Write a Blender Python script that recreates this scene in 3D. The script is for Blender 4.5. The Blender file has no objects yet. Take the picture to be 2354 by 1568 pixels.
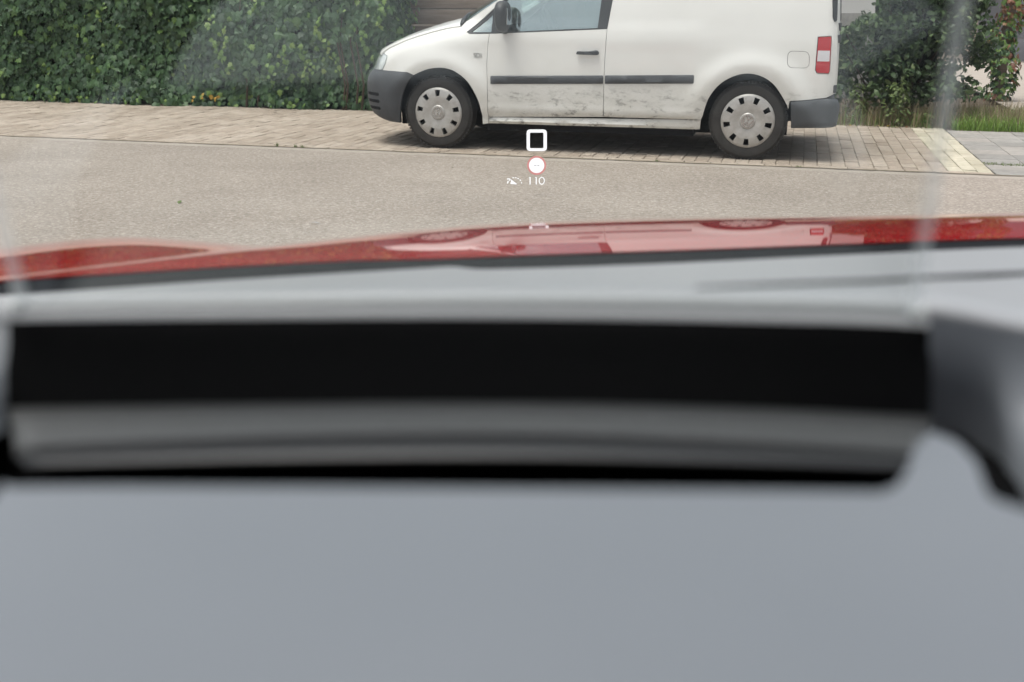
import bpy, bmesh, math, random
from mathutils import Vector, Matrix
from mathutils.geometry import delaunay_2d_cdt
random.seed(7)
SC = bpy.context.scene
COL = SC.collection
R = math.radians

# ------------------------------------------------------------------ camera, sky, sun, exposure
W_, H_, F_ = 2354.0, 1568.0, 2288.0          # working picture size and focal length in its pixels
CAM_H, Y_HOR = 1.19, 20.0
PITCH = math.atan((H_/2 - Y_HOR)/F_)
cd = bpy.data.cameras.new('camera')
cd.sensor_width = 36.0; cd.lens = 36.0*F_/W_
cd.clip_start = 0.02; cd.clip_end = 2000
cd.dof.use_dof = True; cd.dof.focus_distance = 6.6; cd.dof.aperture_fstop = 3.9
cam = bpy.data.objects.new('camera', cd); COL.objects.link(cam)
cam.location = (0, 0, CAM_H); cam.rotation_euler = (math.pi/2 - PITCH, 0, 0)
SC.camera = cam

SUN_EL, SUN_AZ = R(74), R(235)               # azimuth: direction the light comes from, measured from +Y clockwise
wd = bpy.data.worlds.new('World'); SC.world = wd; wd.use_nodes = True
nt = wd.node_tree; nt.nodes.clear()
sky = nt.nodes.new('ShaderNodeTexSky'); sky.sky_type = 'NISHITA'; sky.sun_disc = False
sky.sun_elevation = SUN_EL; sky.sun_rotation = SUN_AZ; sky.dust_density = 6.0; sky.air_density = 1.0; sky.ozone_density = 1.0
hs = nt.nodes.new('ShaderNodeHueSaturation'); hs.inputs['Saturation'].default_value = 0.42
bg = nt.nodes.new('ShaderNodeBackground'); bg.inputs['Strength'].default_value = 0.15
wo = nt.nodes.new('ShaderNodeOutputWorld')
nt.links.new(sky.outputs[0], hs.inputs['Color']); nt.links.new(hs.outputs[0], bg.inputs[0]); nt.links.new(bg.outputs[0], wo.inputs[0])
sl = bpy.data.lights.new('sun', 'SUN'); sl.energy = 1.5; sl.angle = R(30); sl.color = (1.0, 0.96, 0.90)
sun = bpy.data.objects.new('sun', sl); COL.objects.link(sun)
_sd = Vector((math.sin(SUN_AZ)*math.cos(SUN_EL), math.cos(SUN_AZ)*math.cos(SUN_EL), math.sin(SUN_EL)))
sun.rotation_euler = _sd.to_track_quat('Z', 'Y').to_euler()
SC.view_settings.view_transform = 'Standard'; SC.view_settings.look = 'None'
SC.view_settings.gamma = 1.0; SC.view_settings.use_curve_mapping = False
SC.view_settings.exposure = 0.62
SC.cycles.max_bounces = 8; SC.cycles.transparent_max_bounces = 24; SC.cycles.use_denoising = True

# ------------------------------------------------------------------ helpers
_c, _s = math.cos(PITCH), math.sin(PITCH)
def ray(px, py):
    a, b = (px - W_/2)/F_, -(py - H_/2)/F_
    return Vector((a, _c + b*_s, -_s + b*_c))
def at(px, py, Y):
    d = ray(px, py); t = Y/d.y
    return Vector((d.x*t, Y, CAM_H + d.z*t))
def gnd(px, py, z=0.0):
    d = ray(px, py); t = (z - CAM_H)/d.z
    return Vector((d.x*t, d.y*t, z))
def proj(p):
    d = Vector(p) - Vector((0, 0, CAM_H))
    f = d.y*_c - d.z*_s; u = d.y*_s + d.z*_c
    return (W_/2 + F_*d.x/f, H_/2 - F_*u/f)
def lerp_tab(tab, x):
    if x <= tab[0][0]: return tab[0][1]
    for (a, b), (c, d) in zip(tab, tab[1:]):
        if x <= c:
            t = (x - a)/(c - a)
            return b + (d - b)*t
    return tab[-1][1]
def smooth_tab(tab, x):
    n = len(tab)
    if x <= tab[0][0]: return tab[0][1]
    if x >= tab[-1][0]: return tab[-1][1]
    for i in range(n - 1):
        if x <= tab[i+1][0]:
            x0, y0 = tab[i]; x1, y1 = tab[i+1]; h = x1 - x0; t = (x - x0)/h
            m0 = (y1 - tab[i-1][1])/(x1 - tab[i-1][0]) if i > 0 else (y1 - y0)/h
            m1 = (tab[i+2][1] - y0)/(tab[i+2][0] - x0) if i + 2 < n else (y1 - y0)/h
            return ((2*t**3 - 3*t*t + 1)*y0 + (t**3 - 2*t*t + t)*h*m0 + (-2*t**3 + 3*t*t)*y1 + (t**3 - t*t)*h*m1)

MATS = {}
def mat(name, col, rough=0.6, spec=0.5, metal=0.0, coat=0.0, build=None):
    if name in MATS: return MATS[name]
    m = bpy.data.materials.new(name); m.use_nodes = True
    b = m.node_tree.nodes['Principled BSDF']
    b.inputs['Base Color'].default_value = (*col, 1); b.inputs['Roughness'].default_value = rough
    b.inputs['Specular IOR Level'].default_value = spec; b.inputs['Metallic'].default_value = metal
    b.inputs['Coat Weight'].default_value = coat; b.inputs['Coat Roughness'].default_value = 0.02
    if build: build(m.node_tree, b)
    MATS[name] = m
    return m
def node(nt, typ, **kw):
    n = nt.nodes.new(typ)
    for k, v in kw.items():
        if k in n.inputs: n.inputs[k].default_value = v
        else: setattr(n, k, v)
    return n
def ramp(nt, fac, stops):
    r = nt.nodes.new('ShaderNodeValToRGB'); e = r.color_ramp.elements
    while len(e) < len(stops): e.new(0.5)
    for q, (p, c) in zip(e, stops): q.position = p; q.color = (*c, 1)
    nt.links.new(fac, r.inputs[0]); return r.outputs[0]
def mixc(nt, fac, a, b, mode='MIX'):
    m = nt.nodes.new('ShaderNodeMix'); m.data_type = 'RGBA'; m.blend_type = mode
    for sock, v in ((0, fac), (6, a), (7, b)):
        if hasattr(v, 'is_linked'): nt.links.new(v, m.inputs[sock])
        elif isinstance(v, (int, float)): m.inputs[sock].default_value = v
        else: m.inputs[sock].default_value = (*v, 1)
    return m.outputs[2]
def geo_pos(nt): return nt.nodes.new('ShaderNodeNewGeometry').outputs['Position']
def obj_co(nt): return nt.nodes.new('ShaderNodeTexCoord').outputs['Object']
def noise(nt, co, scale, detail=4, rough=0.6):
    n = node(nt, 'ShaderNodeTexNoise', Scale=scale, Detail=detail, Roughness=rough)
    nt.links.new(co, n.inputs['Vector']); return n.outputs['Fac']
def bump(nt, b, h, strength=0.3, dist=0.01):
    n = node(nt, 'ShaderNodeBump', Strength=strength, Distance=dist)
    nt.links.new(h, n.inputs['Height']); nt.links.new(n.outputs[0], b.inputs['Normal'])
def rnd_piece(nt):
    """0..1 per brick / slab / leaf: per object and per loose island"""
    o = nt.nodes.new('ShaderNodeObjectInfo').outputs['Random']
    g = nt.nodes.new('ShaderNodeNewGeometry').outputs['Random Per Island']
    a = node(nt, 'ShaderNodeMath', operation='ADD'); nt.links.new(o, a.inputs[0]); nt.links.new(g, a.inputs[1])
    f = node(nt, 'ShaderNodeMath', operation='FRACT'); nt.links.new(a.outputs[0], f.inputs[0])
    return f.outputs[0]

def empty(name, loc=(0, 0, 0), rz=0.0):
    o = bpy.data.objects.new(name, None); COL.objects.link(o)
    o.location = loc; o.rotation_euler = (0, 0, rz); o.empty_display_size = 0.2
    return o
def tag(o, label=None, cat=None, group=None, kind=None):
    if label: o['label'] = label
    if cat: o['category'] = cat
    if group: o['group'] = group
    if kind: o['kind'] = kind
    return o
def link(name, me, parent=None, mats=()):
    for m in mats: me.materials.append(m)
    o = bpy.data.objects.new(name, me); COL.objects.link(o); o.parent = parent
    return o
def mesh(name, vs, fs, m, parent=None, smooth=False, angle=35, mi=None):
    me = bpy.data.meshes.new(name); me.from_pydata([tuple(v) for v in vs], [], fs)
    if smooth:
        for p in me.polygons: p.use_smooth = True
        me.set_sharp_from_angle(angle=R(angle))
    ms = m if isinstance(m, (list, tuple)) else [m]
    o = link(name, me, parent, ms)
    if mi:
        for p, k in zip(me.polygons, mi): p.material_index = k
    return o
def bm_obj(name, bm, m, parent=None, smooth=False, angle=35):
    bmesh.ops.recalc_face_normals(bm, faces=bm.faces)
    me = bpy.data.meshes.new(name); bm.to_mesh(me); bm.free()
    if smooth:
        for p in me.polygons: p.use_smooth = True
        me.set_sharp_from_angle(angle=R(angle))
    return link(name, me, parent, [m])
def box_data(x0, x1, y0, y1, z0, z1):
    v = [(x, y, z) for z in (z0, z1) for y in (y0, y1) for x in (x0, x1)]
    f = [(0, 2, 3, 1), (4, 5, 7, 6), (0, 1, 5, 4), (2, 6, 7, 3), (0, 4, 6, 2), (1, 3, 7, 5)]
    return v, f
def box(name, x0, x1, y0, y1, z0, z1, m, parent=None, bev=0.0):
    v, f = box_data(x0, x1, y0, y1, z0, z1)
    bm = bmesh.new(); bv = [bm.verts.new(p) for p in v]
    for q in f: bm.faces.new([bv[i] for i in q])
    if bev: bmesh.ops.bevel(bm, geom=list(bm.edges), offset=bev, segments=2, affect='EDGES', profile=0.6)
    return bm_obj(name, bm, m, parent, bev > 0, 40)
def loft(rows, closed=False):
    n = len(rows[0]); vs = [p for r in rows for p in r]; fs = []
    for i in range(len(rows) - 1):
        for j in range(n if closed else n - 1):
            k = (j + 1) % n
            fs.append((i*n + j, i*n + k, (i + 1)*n + k, (i + 1)*n + j))
    return vs, fs
def solidify(o, t, offset=-1):
    md = o.modifiers.new('thickness', 'SOLIDIFY'); md.thickness = t; md.offset = offset
    return o
def lathe(prof, n=48, a0=0.0, a1=2*math.pi):
    """prof: (radius, y) ; axis along local y"""
    full = abs(a1 - a0 - 2*math.pi) < 1e-6
    rows = []
    for r, y in prof:
        rows.append([(r*math.cos(a0 + (a1 - a0)*k/n), y, r*math.sin(a0 + (a1 - a0)*k/n)) for k in range(n if full else n + 1)])
    return loft(rows, full)
def tube(pts, rad, n=6):
    rows = []
    for i, p in enumerate(pts):
        p = Vector(p); d = (Vector(pts[min(i + 1, len(pts) - 1)]) - Vector(pts[max(i - 1, 0)])).normalized()
        a = d.orthogonal().normalized(); b = d.cross(a)
        r = rad(i/(len(pts) - 1)) if callable(rad) else rad
        rows.append([p + (a*math.cos(2*math.pi*k/n) + b*math.sin(2*math.pi*k/n))*r for k in range(n)])
    vs, fs = loft(rows, True)
    fs.append(tuple(range(n))[::-1]); fs.append(tuple((len(pts) - 1)*n + k for k in range(n)))
    return vs, fs
class MB:
    def __init__(s): s.v, s.f, s.mi = [], [], []
    def add(s, d, k=0, M=None):
        v, f = d; o = len(s.v)
        s.v += [tuple(M @ Vector(p)) for p in v] if M is not None else [tuple(p) for p in v]
        s.f += [tuple(i + o for i in q) for q in f]; s.mi += [k]*len(f)
        return s
    def build(s, name, m, parent=None, smooth=False, angle=35): return mesh(name, s.v, s.f, m, parent, smooth, angle, s.mi)

# ------------------------------------------------------------------ materials
def _asphalt(nt, b):
    co = geo_pos(nt)
    v = node(nt, 'ShaderNodeTexVoronoi', Scale=80.0); nt.links.new(co, v.inputs['Vector'])
    sep = nt.nodes.new('ShaderNodeSeparateColor'); nt.links.new(v.outputs['Color'], sep.inputs[0])
    c1 = ramp(nt, sep.outputs[0], [(0.0, (.238, .209, .180)), (.45, (.298, .262, .226)), (.8, (.326, .289, .252)), (1.0, (.415, .38, .342))])
    big = ramp(nt, noise(nt, co, 0.9, 5), [(.3, (.88, .87, .86)), (.7, (1.07, 1.07, 1.06))])
    fine = ramp(nt, noise(nt, co, 28, 3), [(.3, (.86, .86, .86)), (.7, (1.1, 1.1, 1.1))])
    c = mixc(nt, 1.0, mixc(nt, 1.0, c1, big, 'MULTIPLY'), fine, 'MULTIPLY')
    nt.links.new(c, b.inputs['Base Color']); bump(nt, b, sep.outputs[0], 0.35, 0.006)
M_ASPH = mat('asphalt', (.27, .25, .21), .92, .25, build=_asphalt)
def _strip(nt, b):
    co = geo_pos(nt)
    c = ramp(nt, noise(nt, co, 5, 6), [(.3, (.31, .275, .235)), (.7, (.375, .338, .295))])
    nt.links.new(c, b.inputs['Base Color']); bump(nt, b, noise(nt, co, 90, 2), .2, .004)
M_STRIP = mat('sandy_road_edge', (.29, .26, .21), .95, .2, build=_strip)
def _brick(c0, c1, c2):
    def f(nt, b):
        r = rnd_piece(nt); co = geo_pos(nt)
        c = ramp(nt, r, [(0, c0), (.5, c1), (1, c2)])
        g = ramp(nt, noise(nt, co, 14, 6, .7), [(.3, (.78, .78, .78)), (.7, (1.12, 1.1, 1.08))])
        g2 = ramp(nt, noise(nt, co, 1.3, 3), [(.35, (.88, .87, .85)), (.65, (1.06, 1.06, 1.05))])
        nt.links.new(mixc(nt, 1, mixc(nt, 1, c, g, 'MULTIPLY'), g2, 'MULTIPLY'), b.inputs['Base Color'])
        bump(nt, b, noise(nt, co, 120, 3), .3, .004)
    return f
M_BRICK = mat('clay_paver', (.3, .26, .21), .9, .25, build=_brick((.345, .292, .242), (.39, .337, .282), (.43, .378, .322)))
M_PALEB = mat('pale_paver', (.4, .38, .32), .9, .25, build=_brick((.42, .395, .31), (.51, .485, .39), (.55, .51, .42)))
M_SLAB = mat('concrete_slab', (.3, .3, .29), .9, .25, build=_brick((.25, .245, .235), (.30, .295, .28), (.34, .325, .305)))
def _soil(nt, b):
    co = geo_pos(nt)
    c = ramp(nt, noise(nt, co, 9, 6, .7), [(.3, (.055, .042, .03)), (.7, (.15, .12, .088))])
    nt.links.new(c, b.inputs['Base Color']); bump(nt, b, noise(nt, co, 40, 4), .6, .02)
M_SOIL = mat('soil', (.1, .08, .06), .95, .2, build=_soil)
M_SAND = mat('joint_sand', (.10, .085, .065), .95, .1, build=lambda nt, b: nt.links.new(ramp(nt, noise(nt, geo_pos(nt), 6, 4), [(.3, (.17, .148, .108)), (.7, (.28, .245, .19))]), b.inputs['Base Color']))
def leafmat(name, stops, rough=.45, trans=.25):
    def f(nt, b):
        r = rnd_piece(nt)
        c = ramp(nt, r, stops)
        nt.links.new(c, b.inputs['Base Color'])
        tr = nt.nodes.new('ShaderNodeBsdfTranslucent'); nt.links.new(c, tr.inputs[0])
        mx = nt.nodes.new('ShaderNodeMixShader'); mx.inputs[0].default_value = trans
        out = nt.nodes['Material Output']
        nt.links.new(b.outputs[0], mx.inputs[1]); nt.links.new(tr.outputs[0], mx.inputs[2]); nt.links.new(mx.outputs[0], out.inputs[0])
    return mat(name, stops[0][1], rough, .5, build=f)
M_IVY = leafmat('ivy_leaf_dark', [(0, (.020, .050, .020)), (.5, (.036, .084, .031)), (.85, (.056, .12, .042)), (1, (.085, .155, .05))], .55, .12)
M_IVYY = leafmat('ivy_leaf_young', [(0, (.10, .19, .045)), (.6, (.16, .27, .06)), (1, (.24, .33, .09))], .5, .3)
M_IVYR = leafmat('leaf_reddish', [(0, (.16, .07, .045)), (.5, (.25, .11, .06)), (1, (.30, .17, .08))], .5, .2)
M_YFLW = leafmat('leaf_yellow', [(0, (.42, .24, .03)), (1, (.5, .33, .06))], .5, .2)
M_SHRUB = leafmat('shrub_leaf', [(0, (.036, .066, .028)), (.5, (.06, .108, .042)), (.9, (.10, .16, .06)), (1, (.18, .23, .10))], .5, .2)
M_WEED = leafmat('weed_leaf', [(0, (.08, .125, .035)), (.5, (.13, .19, .055)), (1, (.20, .25, .09))], .6, .3)
M_GRASS = leafmat('grass_blade', [(0, (.13, .23, .04)), (.5, (.20, .33, .06)), (1, (.27, .40, .09))], .6, .35)
M_DRY = leafmat('dry_grass_blade', [(0, (.22, .175, .10)), (.5, (.32, .26, .155)), (1, (.38, .33, .20))], .7, .3)
M_BARK = mat('bark', (.07, .05, .035), .9, .2)
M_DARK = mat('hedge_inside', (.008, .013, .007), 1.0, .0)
def _wood(nt, b):
    mp = nt.nodes.new('ShaderNodeMapping'); mp.inputs['Scale'].default_value = (1.2, 12, 22); nt.links.new(obj_co(nt), mp.inputs[0])
    n = noise(nt, mp.outputs[0], 1.6, 6, .7)
    c = ramp(nt, n, [(.3, (.125, .098, .08)), (.7, (.235, .195, .17))])
    r = ramp(nt, rnd_piece(nt), [(0, (.85, .84, .83)), (1, (1.12, 1.1, 1.08))])
    nt.links.new(mixc(nt, 1, c, r, 'MULTIPLY'), b.inputs['Base Color']); bump(nt, b, n, .3, .005)
M_WOOD = mat('weathered_wood', (.18, .14, .11), .85, .25, build=_wood)

VAN_WHITE = (.62, .615, .565)
def _vanpaint(dirt):
    def f(nt, b):
        co = obj_co(nt)
        base = ramp(nt, noise(nt, co, 1.1, 4), [(.3, (.685, .685, .655)), (.7, (.74, .74, .71))])
        sep = nt.nodes.new('ShaderNodeSeparateXYZ'); nt.links.new(co, sep.inputs[0])
        # road film low down on the panels, scuffs with their own outline
        lo = ramp(nt, sep.outputs[2], [(.18, (1, 1, 1)), (.60, (.25, .25, .25)), (.9, (0, 0, 0))])
        n1 = noise(nt, co, 6, 8, .75)
        f1 = mixc(nt, 1, lo, ramp(nt, n1, [(.35, (.15, .15, .15)), (.75, (.75, .75, .75))]), 'MULTIPLY')
        c = mixc(nt, f1, base, (.46, .44, .37))
        if dirt:
            mp = nt.nodes.new('ShaderNodeMapping'); mp.inputs['Scale'].default_value = (1.0, 1, 2.4); nt.links.new(co, mp.inputs[0])
            n2 = noise(nt, mp.outputs[0], 8.5, 10, .82)
            lo2 = ramp(nt, sep.outputs[2], [(.20, (1, 1, 1)), (.30, (.8, .8, .8)), (.50, (.55, .55, .55)), (.60, (0, 0, 0))])
            mid = ramp(nt, sep.outputs[0], [(.0, (0, 0, 0)), (.1, (1, 1, 1)), (1.0, (1, 1, 1))])
            sc = mixc(nt, 1, ramp(nt, n2, [(.525, (0, 0, 0)), (.60, (.85, .85, .85))]), lo2, 'MULTIPLY')
            c = mixc(nt, sc, c, (.09, .09, .08))
        nt.links.new(c, b.inputs['Base Color'])
    return f
M_VAN = mat('white_van_paint', VAN_WHITE, .38, .5, coat=.7, build=_vanpaint(False))
M_VAND = mat('white_van_paint_scuffed', VAN_WHITE, .4, .5, coat=.6, build=_vanpaint(True))
def _plastic(c0, c1):
    def f(nt, b): nt.links.new(ramp(nt, noise(nt, obj_co(nt), 5, 6, .7), [(.3, c0), (.7, c1)]), b.inputs['Base Color'])
    return f
M_BUMP = mat('grey_bumper_plastic', (.06, .065, .07), .6, .4, build=_plastic((.048, .052, .058), (.07, .074, .080)))
M_TRIM = mat('black_trim', (.028, .03, .032), .5, .4)
M_BLACK = mat('dark_underbody', (.010, .010, .011), .9, .1)
def _tyre(nt, b):
    co = obj_co(nt); nt.links.new(ramp(nt, noise(nt, co, 9, 5, .7), [(.3, (.030, .029, .028)), (.7, (.052, .049, .046))]), b.inputs['Base Color'])
M_TYRE = mat('tyre_rubber', (.03, .03, .03), .8, .3, build=_tyre)
def _cap(nt, b):
    co = obj_co(nt)
    nt.links.new(ramp(nt, noise(nt, co, 16, 6, .75), [(.3, (.34, .325, .30)), (.65, (.50, .49, .47))]), b.inputs['Base Color'])
M_CAP = mat('silver_wheel_cover', (.5, .5, .5), .38, .5, metal=.25, build=_cap)
M_CHROME = mat('chrome', (.6, .6, .6), .2, .5, metal=1.0)
M_BADGE = mat('grey_badge', (.33, .33, .32), .35, .5, metal=.5)
M_RED = mat('red_lens', (.42, .012, .018), .12, .5, coat=.5)
M_CLEAR = mat('white_lens', (.62, .62, .64), .15, .5, coat=.5)
def _headl(nt, b): nt.links.new(ramp(nt, noise(nt, obj_co(nt), 9, 2), [(.35, (.30, .33, .33)), (.65, (.60, .64, .63))]), b.inputs['Base Color'])
M_HEAD = mat('headlight_lens', (.5, .52, .52), .1, .6, coat=1.0, build=_headl)
def glassmat(name, tint, gloss_min, gloss_col=(1, 1, 1), rough=0.0):
    m = bpy.data.materials.new(name); m.use_nodes = True; nt = m.node_tree; nt.nodes.clear()
    t = node(nt, 'ShaderNodeBsdfTransparent'); t.inputs[0].default_value = (*tint, 1)
    g = node(nt, 'ShaderNodeBsdfGlossy'); g.inputs[0].default_value = (*gloss_col, 1); g.inputs['Roughness'].default_value = rough
    fr = node(nt, 'ShaderNodeFresnel', IOR=1.5)
    gb = nt.nodes.new('ShaderNodeNewGeometry'); io = node(nt, 'ShaderNodeMapRange'); io.inputs['To Min'].default_value = 1.5; io.inputs['To Max'].default_value = 1/1.5
    nt.links.new(gb.outputs['Backfacing'], io.inputs['Value']); nt.links.new(io.outputs[0], fr.inputs['IOR'])      # a thin pane, no total reflection inside
    mr = node(nt, 'ShaderNodeMapRange'); mr.inputs['To Min'].default_value = gloss_min; nt.links.new(fr.outputs[0], mr.inputs['Value'])
    mx = nt.nodes.new('ShaderNodeMixShader'); out = nt.nodes.new('ShaderNodeOutputMaterial')
    nt.links.new(mr.outputs[0], mx.inputs[0]); nt.links.new(t.outputs[0], mx.inputs[1]); nt.links.new(g.outputs[0], mx.inputs[2]); nt.links.new(mx.outputs[0], out.inputs[0])
    MATS[name] = m; return m
M_VGLASS = glassmat('van_window_glass', (.45, .55, .52), .42, (.86, .98, .95), .04)
M_WSCR = glassmat('windscreen_glass', (.97, .98, .975), .0, (.16, .16, .16))
M_COMB = glassmat('combiner_glass', (.985, .995, .99), .04, (.9, .95, .95))

# ------------------------------------------------------------------ layout of the street
KA, KB = gnd(0, 312), gnd(2354, 405)
K = (KB - KA).normalized(); N = Vector((-K.y, K.x, 0))          # along the road edge, and away from the camera
YAW = math.atan2(K.y, K.x)
def kn(k, n, z=0.0): return KA + K*k + N*n + Vector((0, 0, z))
def to_kn(p): d = Vector(p) - KA; return d.dot(K), d.dot(N)
BAY_D = to_kn(gnd(420, 246))[1]                                  # depth of the brick bay up to the hedge
K_END = to_kn(gnd(2288, 400))[0]                                 # right end of the bricks

def sheet(name, k0, k1, n0, n1, z, m, kind='structure'):
    o = mesh(name, [kn(k0, n0, z), kn(k1, n0, z), kn(k1, n1, z), kn(k0, n1, z)], [(0, 1, 2, 3)], m)
    return tag(o, kind=kind)
sheet('ground', -400, 400, -400, 400, -.06, M_SOIL)
road = sheet('road', -150, 150, -30, -.16, 0.0, M_ASPH); tag(road, 'beige grey asphalt road with exposed pebbles')
edge = sheet('road_edge_strip', -150, 150, -.16, -.012, 0.0, M_STRIP)

_jv, _jf = [], []
for i in range(240):                                             # soil-filled joint between road and bricks
    k = -6 + i*.07; _jv += [kn(k, -.034 + random.uniform(-.014, .012), .003), kn(k, .006 + random.uniform(-.004, .008), .003)]
    if i: _jf.append((2*i - 2, 2*i, 2*i + 1, 2*i - 1))
tag(mesh('road_joint', _jv, _jf, mat('dark_joint_soil', (.15, .13, .10), .95, .1)), kind='structure')
# parking bay: individual clay pavers
bay = sheet('brick_parking_bay', -12, K_END, -.004, BAY_D + .6, -.012, M_SAND); tag(bay, 'brick paved parking bay between road and hedge')
def brick_data(l, w, h=.05):
    c = .004
    a, b = l/2, w/2
    v = [(x*a, y*b, -h) for x, y in ((-1, -1), (1, -1), (1, 1), (-1, 1))] + [(x*a, y*b, -c) for x, y in ((-1, -1), (1, -1), (1, 1), (-1, 1))] + \
        [(x*(a - c), y*(b - c), 0) for x, y in ((-1, -1), (1, -1), (1, 1), (-1, 1))]
    f = [(8, 9, 10, 11)] + [(i, (i + 1) % 4, 4 + (i + 1) % 4, 4 + i) for i in range(4)] + [(4 + i, 4 + (i + 1) % 4, 8 + (i + 1) % 4, 8 + i) for i in range(4)]
    return v, f
BR = []   # (k, n, rot, kind)
for i in range(75):                                              # border row, stretchers along the road edge
    BR.append((K_END - .11 - i*.213, .052, 0, 0))
PITCH_K, PITCH_N = .108, .213
col = 0
while True:
    k = K_END - .054 - col*PITCH_K
    if k < -4: break
    r = 0; off = .107 if col % 2 else 0
    while True:
        n = .108 + .105 + r*PITCH_N - off
        if n - .1 > BAY_D + .25: break
        BR.append((k, n, 1, 1 if col < 3 else 0) if n - .1 > .09 else (k, n + .0525, 2, 1 if col < 3 else 0))
        r += 1
    col += 1
# ---- the van's frame is needed to know which pavers it hides
FA, FB = gnd(1010, 341), gnd(1712, 367)
WB = 2.682; TRK = .862
VU = (FB - FA).normalized(); VV = Vector((VU.y, -VU.x, 0))       # rearwards, and outwards to the camera
mid = (FA + FB)*.5
V_ORG = mid - VU*WB/2 - VV*TRK
V_YAW = math.atan2(VU.y, VU.x)
def hidden_by_van(p):
    d = Vector(p) - V_ORG; return -.6 < d.dot(VU) < 3.2 and d.dot(VV) < .75
bd_cache = {}
for tone, mm in ((0, M_BRICK), (1, M_PALEB)):
    me = bpy.data.meshes.new('brick'); me.from_pydata(*[brick_data(.2085, .1045)[0], [], brick_data(.2085, .1045)[1]]); me.materials.append(mm)
    bd_cache[tone] = me
scored = []
for b in BR:
    p = kn(b[0], b[1]); px, py = proj(p)
    vis = -10 < px < W_ + 10 and not hidden_by_van(p)
    scored.append((0 if vis else 1, p.length, b))
scored.sort(key=lambda t: (t[0], t[1]))
rest = {0: MB(), 1: MB()}
for i, (hid, dist, (k, n, rot, tone)) in enumerate(scored):
    Mx = Matrix.Translation(kn(k, n, random.uniform(-.0035, .0035))) @ Matrix.Rotation(YAW + min(rot, 1)*math.pi/2 + random.gauss(0, .012), 4, 'Z') @ \
        Matrix.Rotation(random.gauss(0, .012), 4, 'X') @ Matrix.Rotation(random.gauss(0, .008), 4, 'Y')
    if rot == 2: rest[tone].add(brick_data(.099, .104), 0, Mx)
    elif not hid and i < 300:
        o = bpy.data.objects.new('brick', bd_cache[tone]); COL.objects.link(o); o.matrix_world = Mx; o.parent = bay
    else: rest[tone].add(brick_data(.2085, .1045), 0, Mx)
tag(rest[0].build('bricks_beyond', M_BRICK, bay), kind='stuff')
if rest[1].v: tag(rest[1].build('pale_bricks_beyond', M_PALEB, bay), kind='stuff')

# footpath of concrete slabs right of the bricks
PATH_D = to_kn(gnd(2285, 303))[1]
path = sheet('footpath', K_END + .004, K_END + 14, -.004, PATH_D - .005, -.012, M_SAND); tag(path, 'grey concrete slab footpath with mossy joints')
sd = brick_data(.297, .297)
sme = bpy.data.meshes.new('slab'); sme.from_pydata(sd[0], [], sd[1]); sme.materials.append(M_SLAB)
for i in range(7):
    for j in range(int(PATH_D/.301)):
        o = bpy.data.objects.new('slab', sme); COL.objects.link(o)
        o.matrix_world = Matrix.Translation(kn(K_END + .155 + i*.301, .155 + j*.301, random.uniform(-.003, .003))) @ Matrix.Rotation(YAW + random.gauss(0, .006), 4, 'Z') @ Matrix.Rotation(random.gauss(0, .006), 4, 'X')
        o.parent = path

# ------------------------------------------------------------------ the white van
van = empty('delivery_van', V_ORG, V_YAW)
tag(van, 'white panel van with grey bumpers and scuffed doors parked on the brick bay', 'van')
Vinv = (Matrix.Translation(V_ORG) @ Matrix.Rotation(V_YAW, 4, 'Z')).inverted()
VM = Vinv.inverted()
WHEEL_Z = .315
SW = [(.18, .850), (.26, .862), (.40, .880), (.62, .889), (.80, .889), (.93, .884), (1.06, .868), (1.2, .848), (1.45, .800), (1.65, .755), (1.74, .722), (1.80, .66)]
NOSE = [(.18, -.77), (.28, -.84), (.42, -.875), (.58, -.865), (.66, -.81), (.80, -.745), (.90, -.64), (1.0, -.5), (1.1, -.4)]
TAIL = [(.18, 3.345), (.5, 3.355), (.9, 3.345), (1.3, 3.315), (1.8, 3.25)]
S_A = -.32
def _unit_super(n, cnt=200):
    pts = [(math.sin(t)**(2/n), math.cos(t)**(2/n)) for t in [math.pi/2*i/cnt for i in range(cnt + 1)]]
    L = [0]
    for (a, b), (c, d) in zip(pts, pts[1:]): L.append(L[-1] + math.hypot((c - a)*.52, (d - b)*.88))
    return [(l/L[-1], p) for l, p in zip(L, pts)], L[-1]
SUP, L_NOSE = _unit_super(2.35)
def sup(t):
    t = min(max(t, 0), 1); lo, hi = 0, len(SUP) - 1
    while hi - lo > 1:
        m = (lo + hi)//2
        if SUP[m][0] <= t: lo = m
        else: hi = m
    (t0, a), (t1, b) = SUP[lo], SUP[hi]; q = (t - t0)/(t1 - t0) if t1 > t0 else 0
    return a[0] + (b[0] - a[0])*q, a[1] + (b[1] - a[1])*q
S_MIN = S_A - L_NOSE
RC = .09                                                # radius of the rear corner
def half_w(s, z):
    w = smooth_tab(SW, z)
    for c in (0, WB):
        d = math.hypot(s - c, z - WHEEL_Z)
        if z > .2: w += .030*math.exp(-((d - .44)/.085)**2)*min(1, max(0, (z - .25)/.25))
    if .35 < s < 2.3:
        e = min(1, (s - .35)/.1, (2.3 - s)/.1)
        w += e*(.012*math.exp(-((z - .345)/.018)**2) - .012*math.exp(-((z - .30)/.02)**2) + .007*math.exp(-((z - .245)/.02)**2))
        w += .006*min(1, max(0, (z - .88)/.04))*e*(1 if z < 1.06 else 0)
    if s < .55:                                         # the wing leans in to meet the bonnet
        zt = lerp_tab(TOPZ, s)
        q = min(1.0, max(0, z - (zt - .17))/.17)
        w -= .085*q**2.0*min(1, (.55 - s)/.25)
    return w
TOPZ = [(-.8, .80), (-.6, .86), (-.3, .95), (0, 1.03), (.3, 1.09), (.6, 1.12)]
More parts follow.
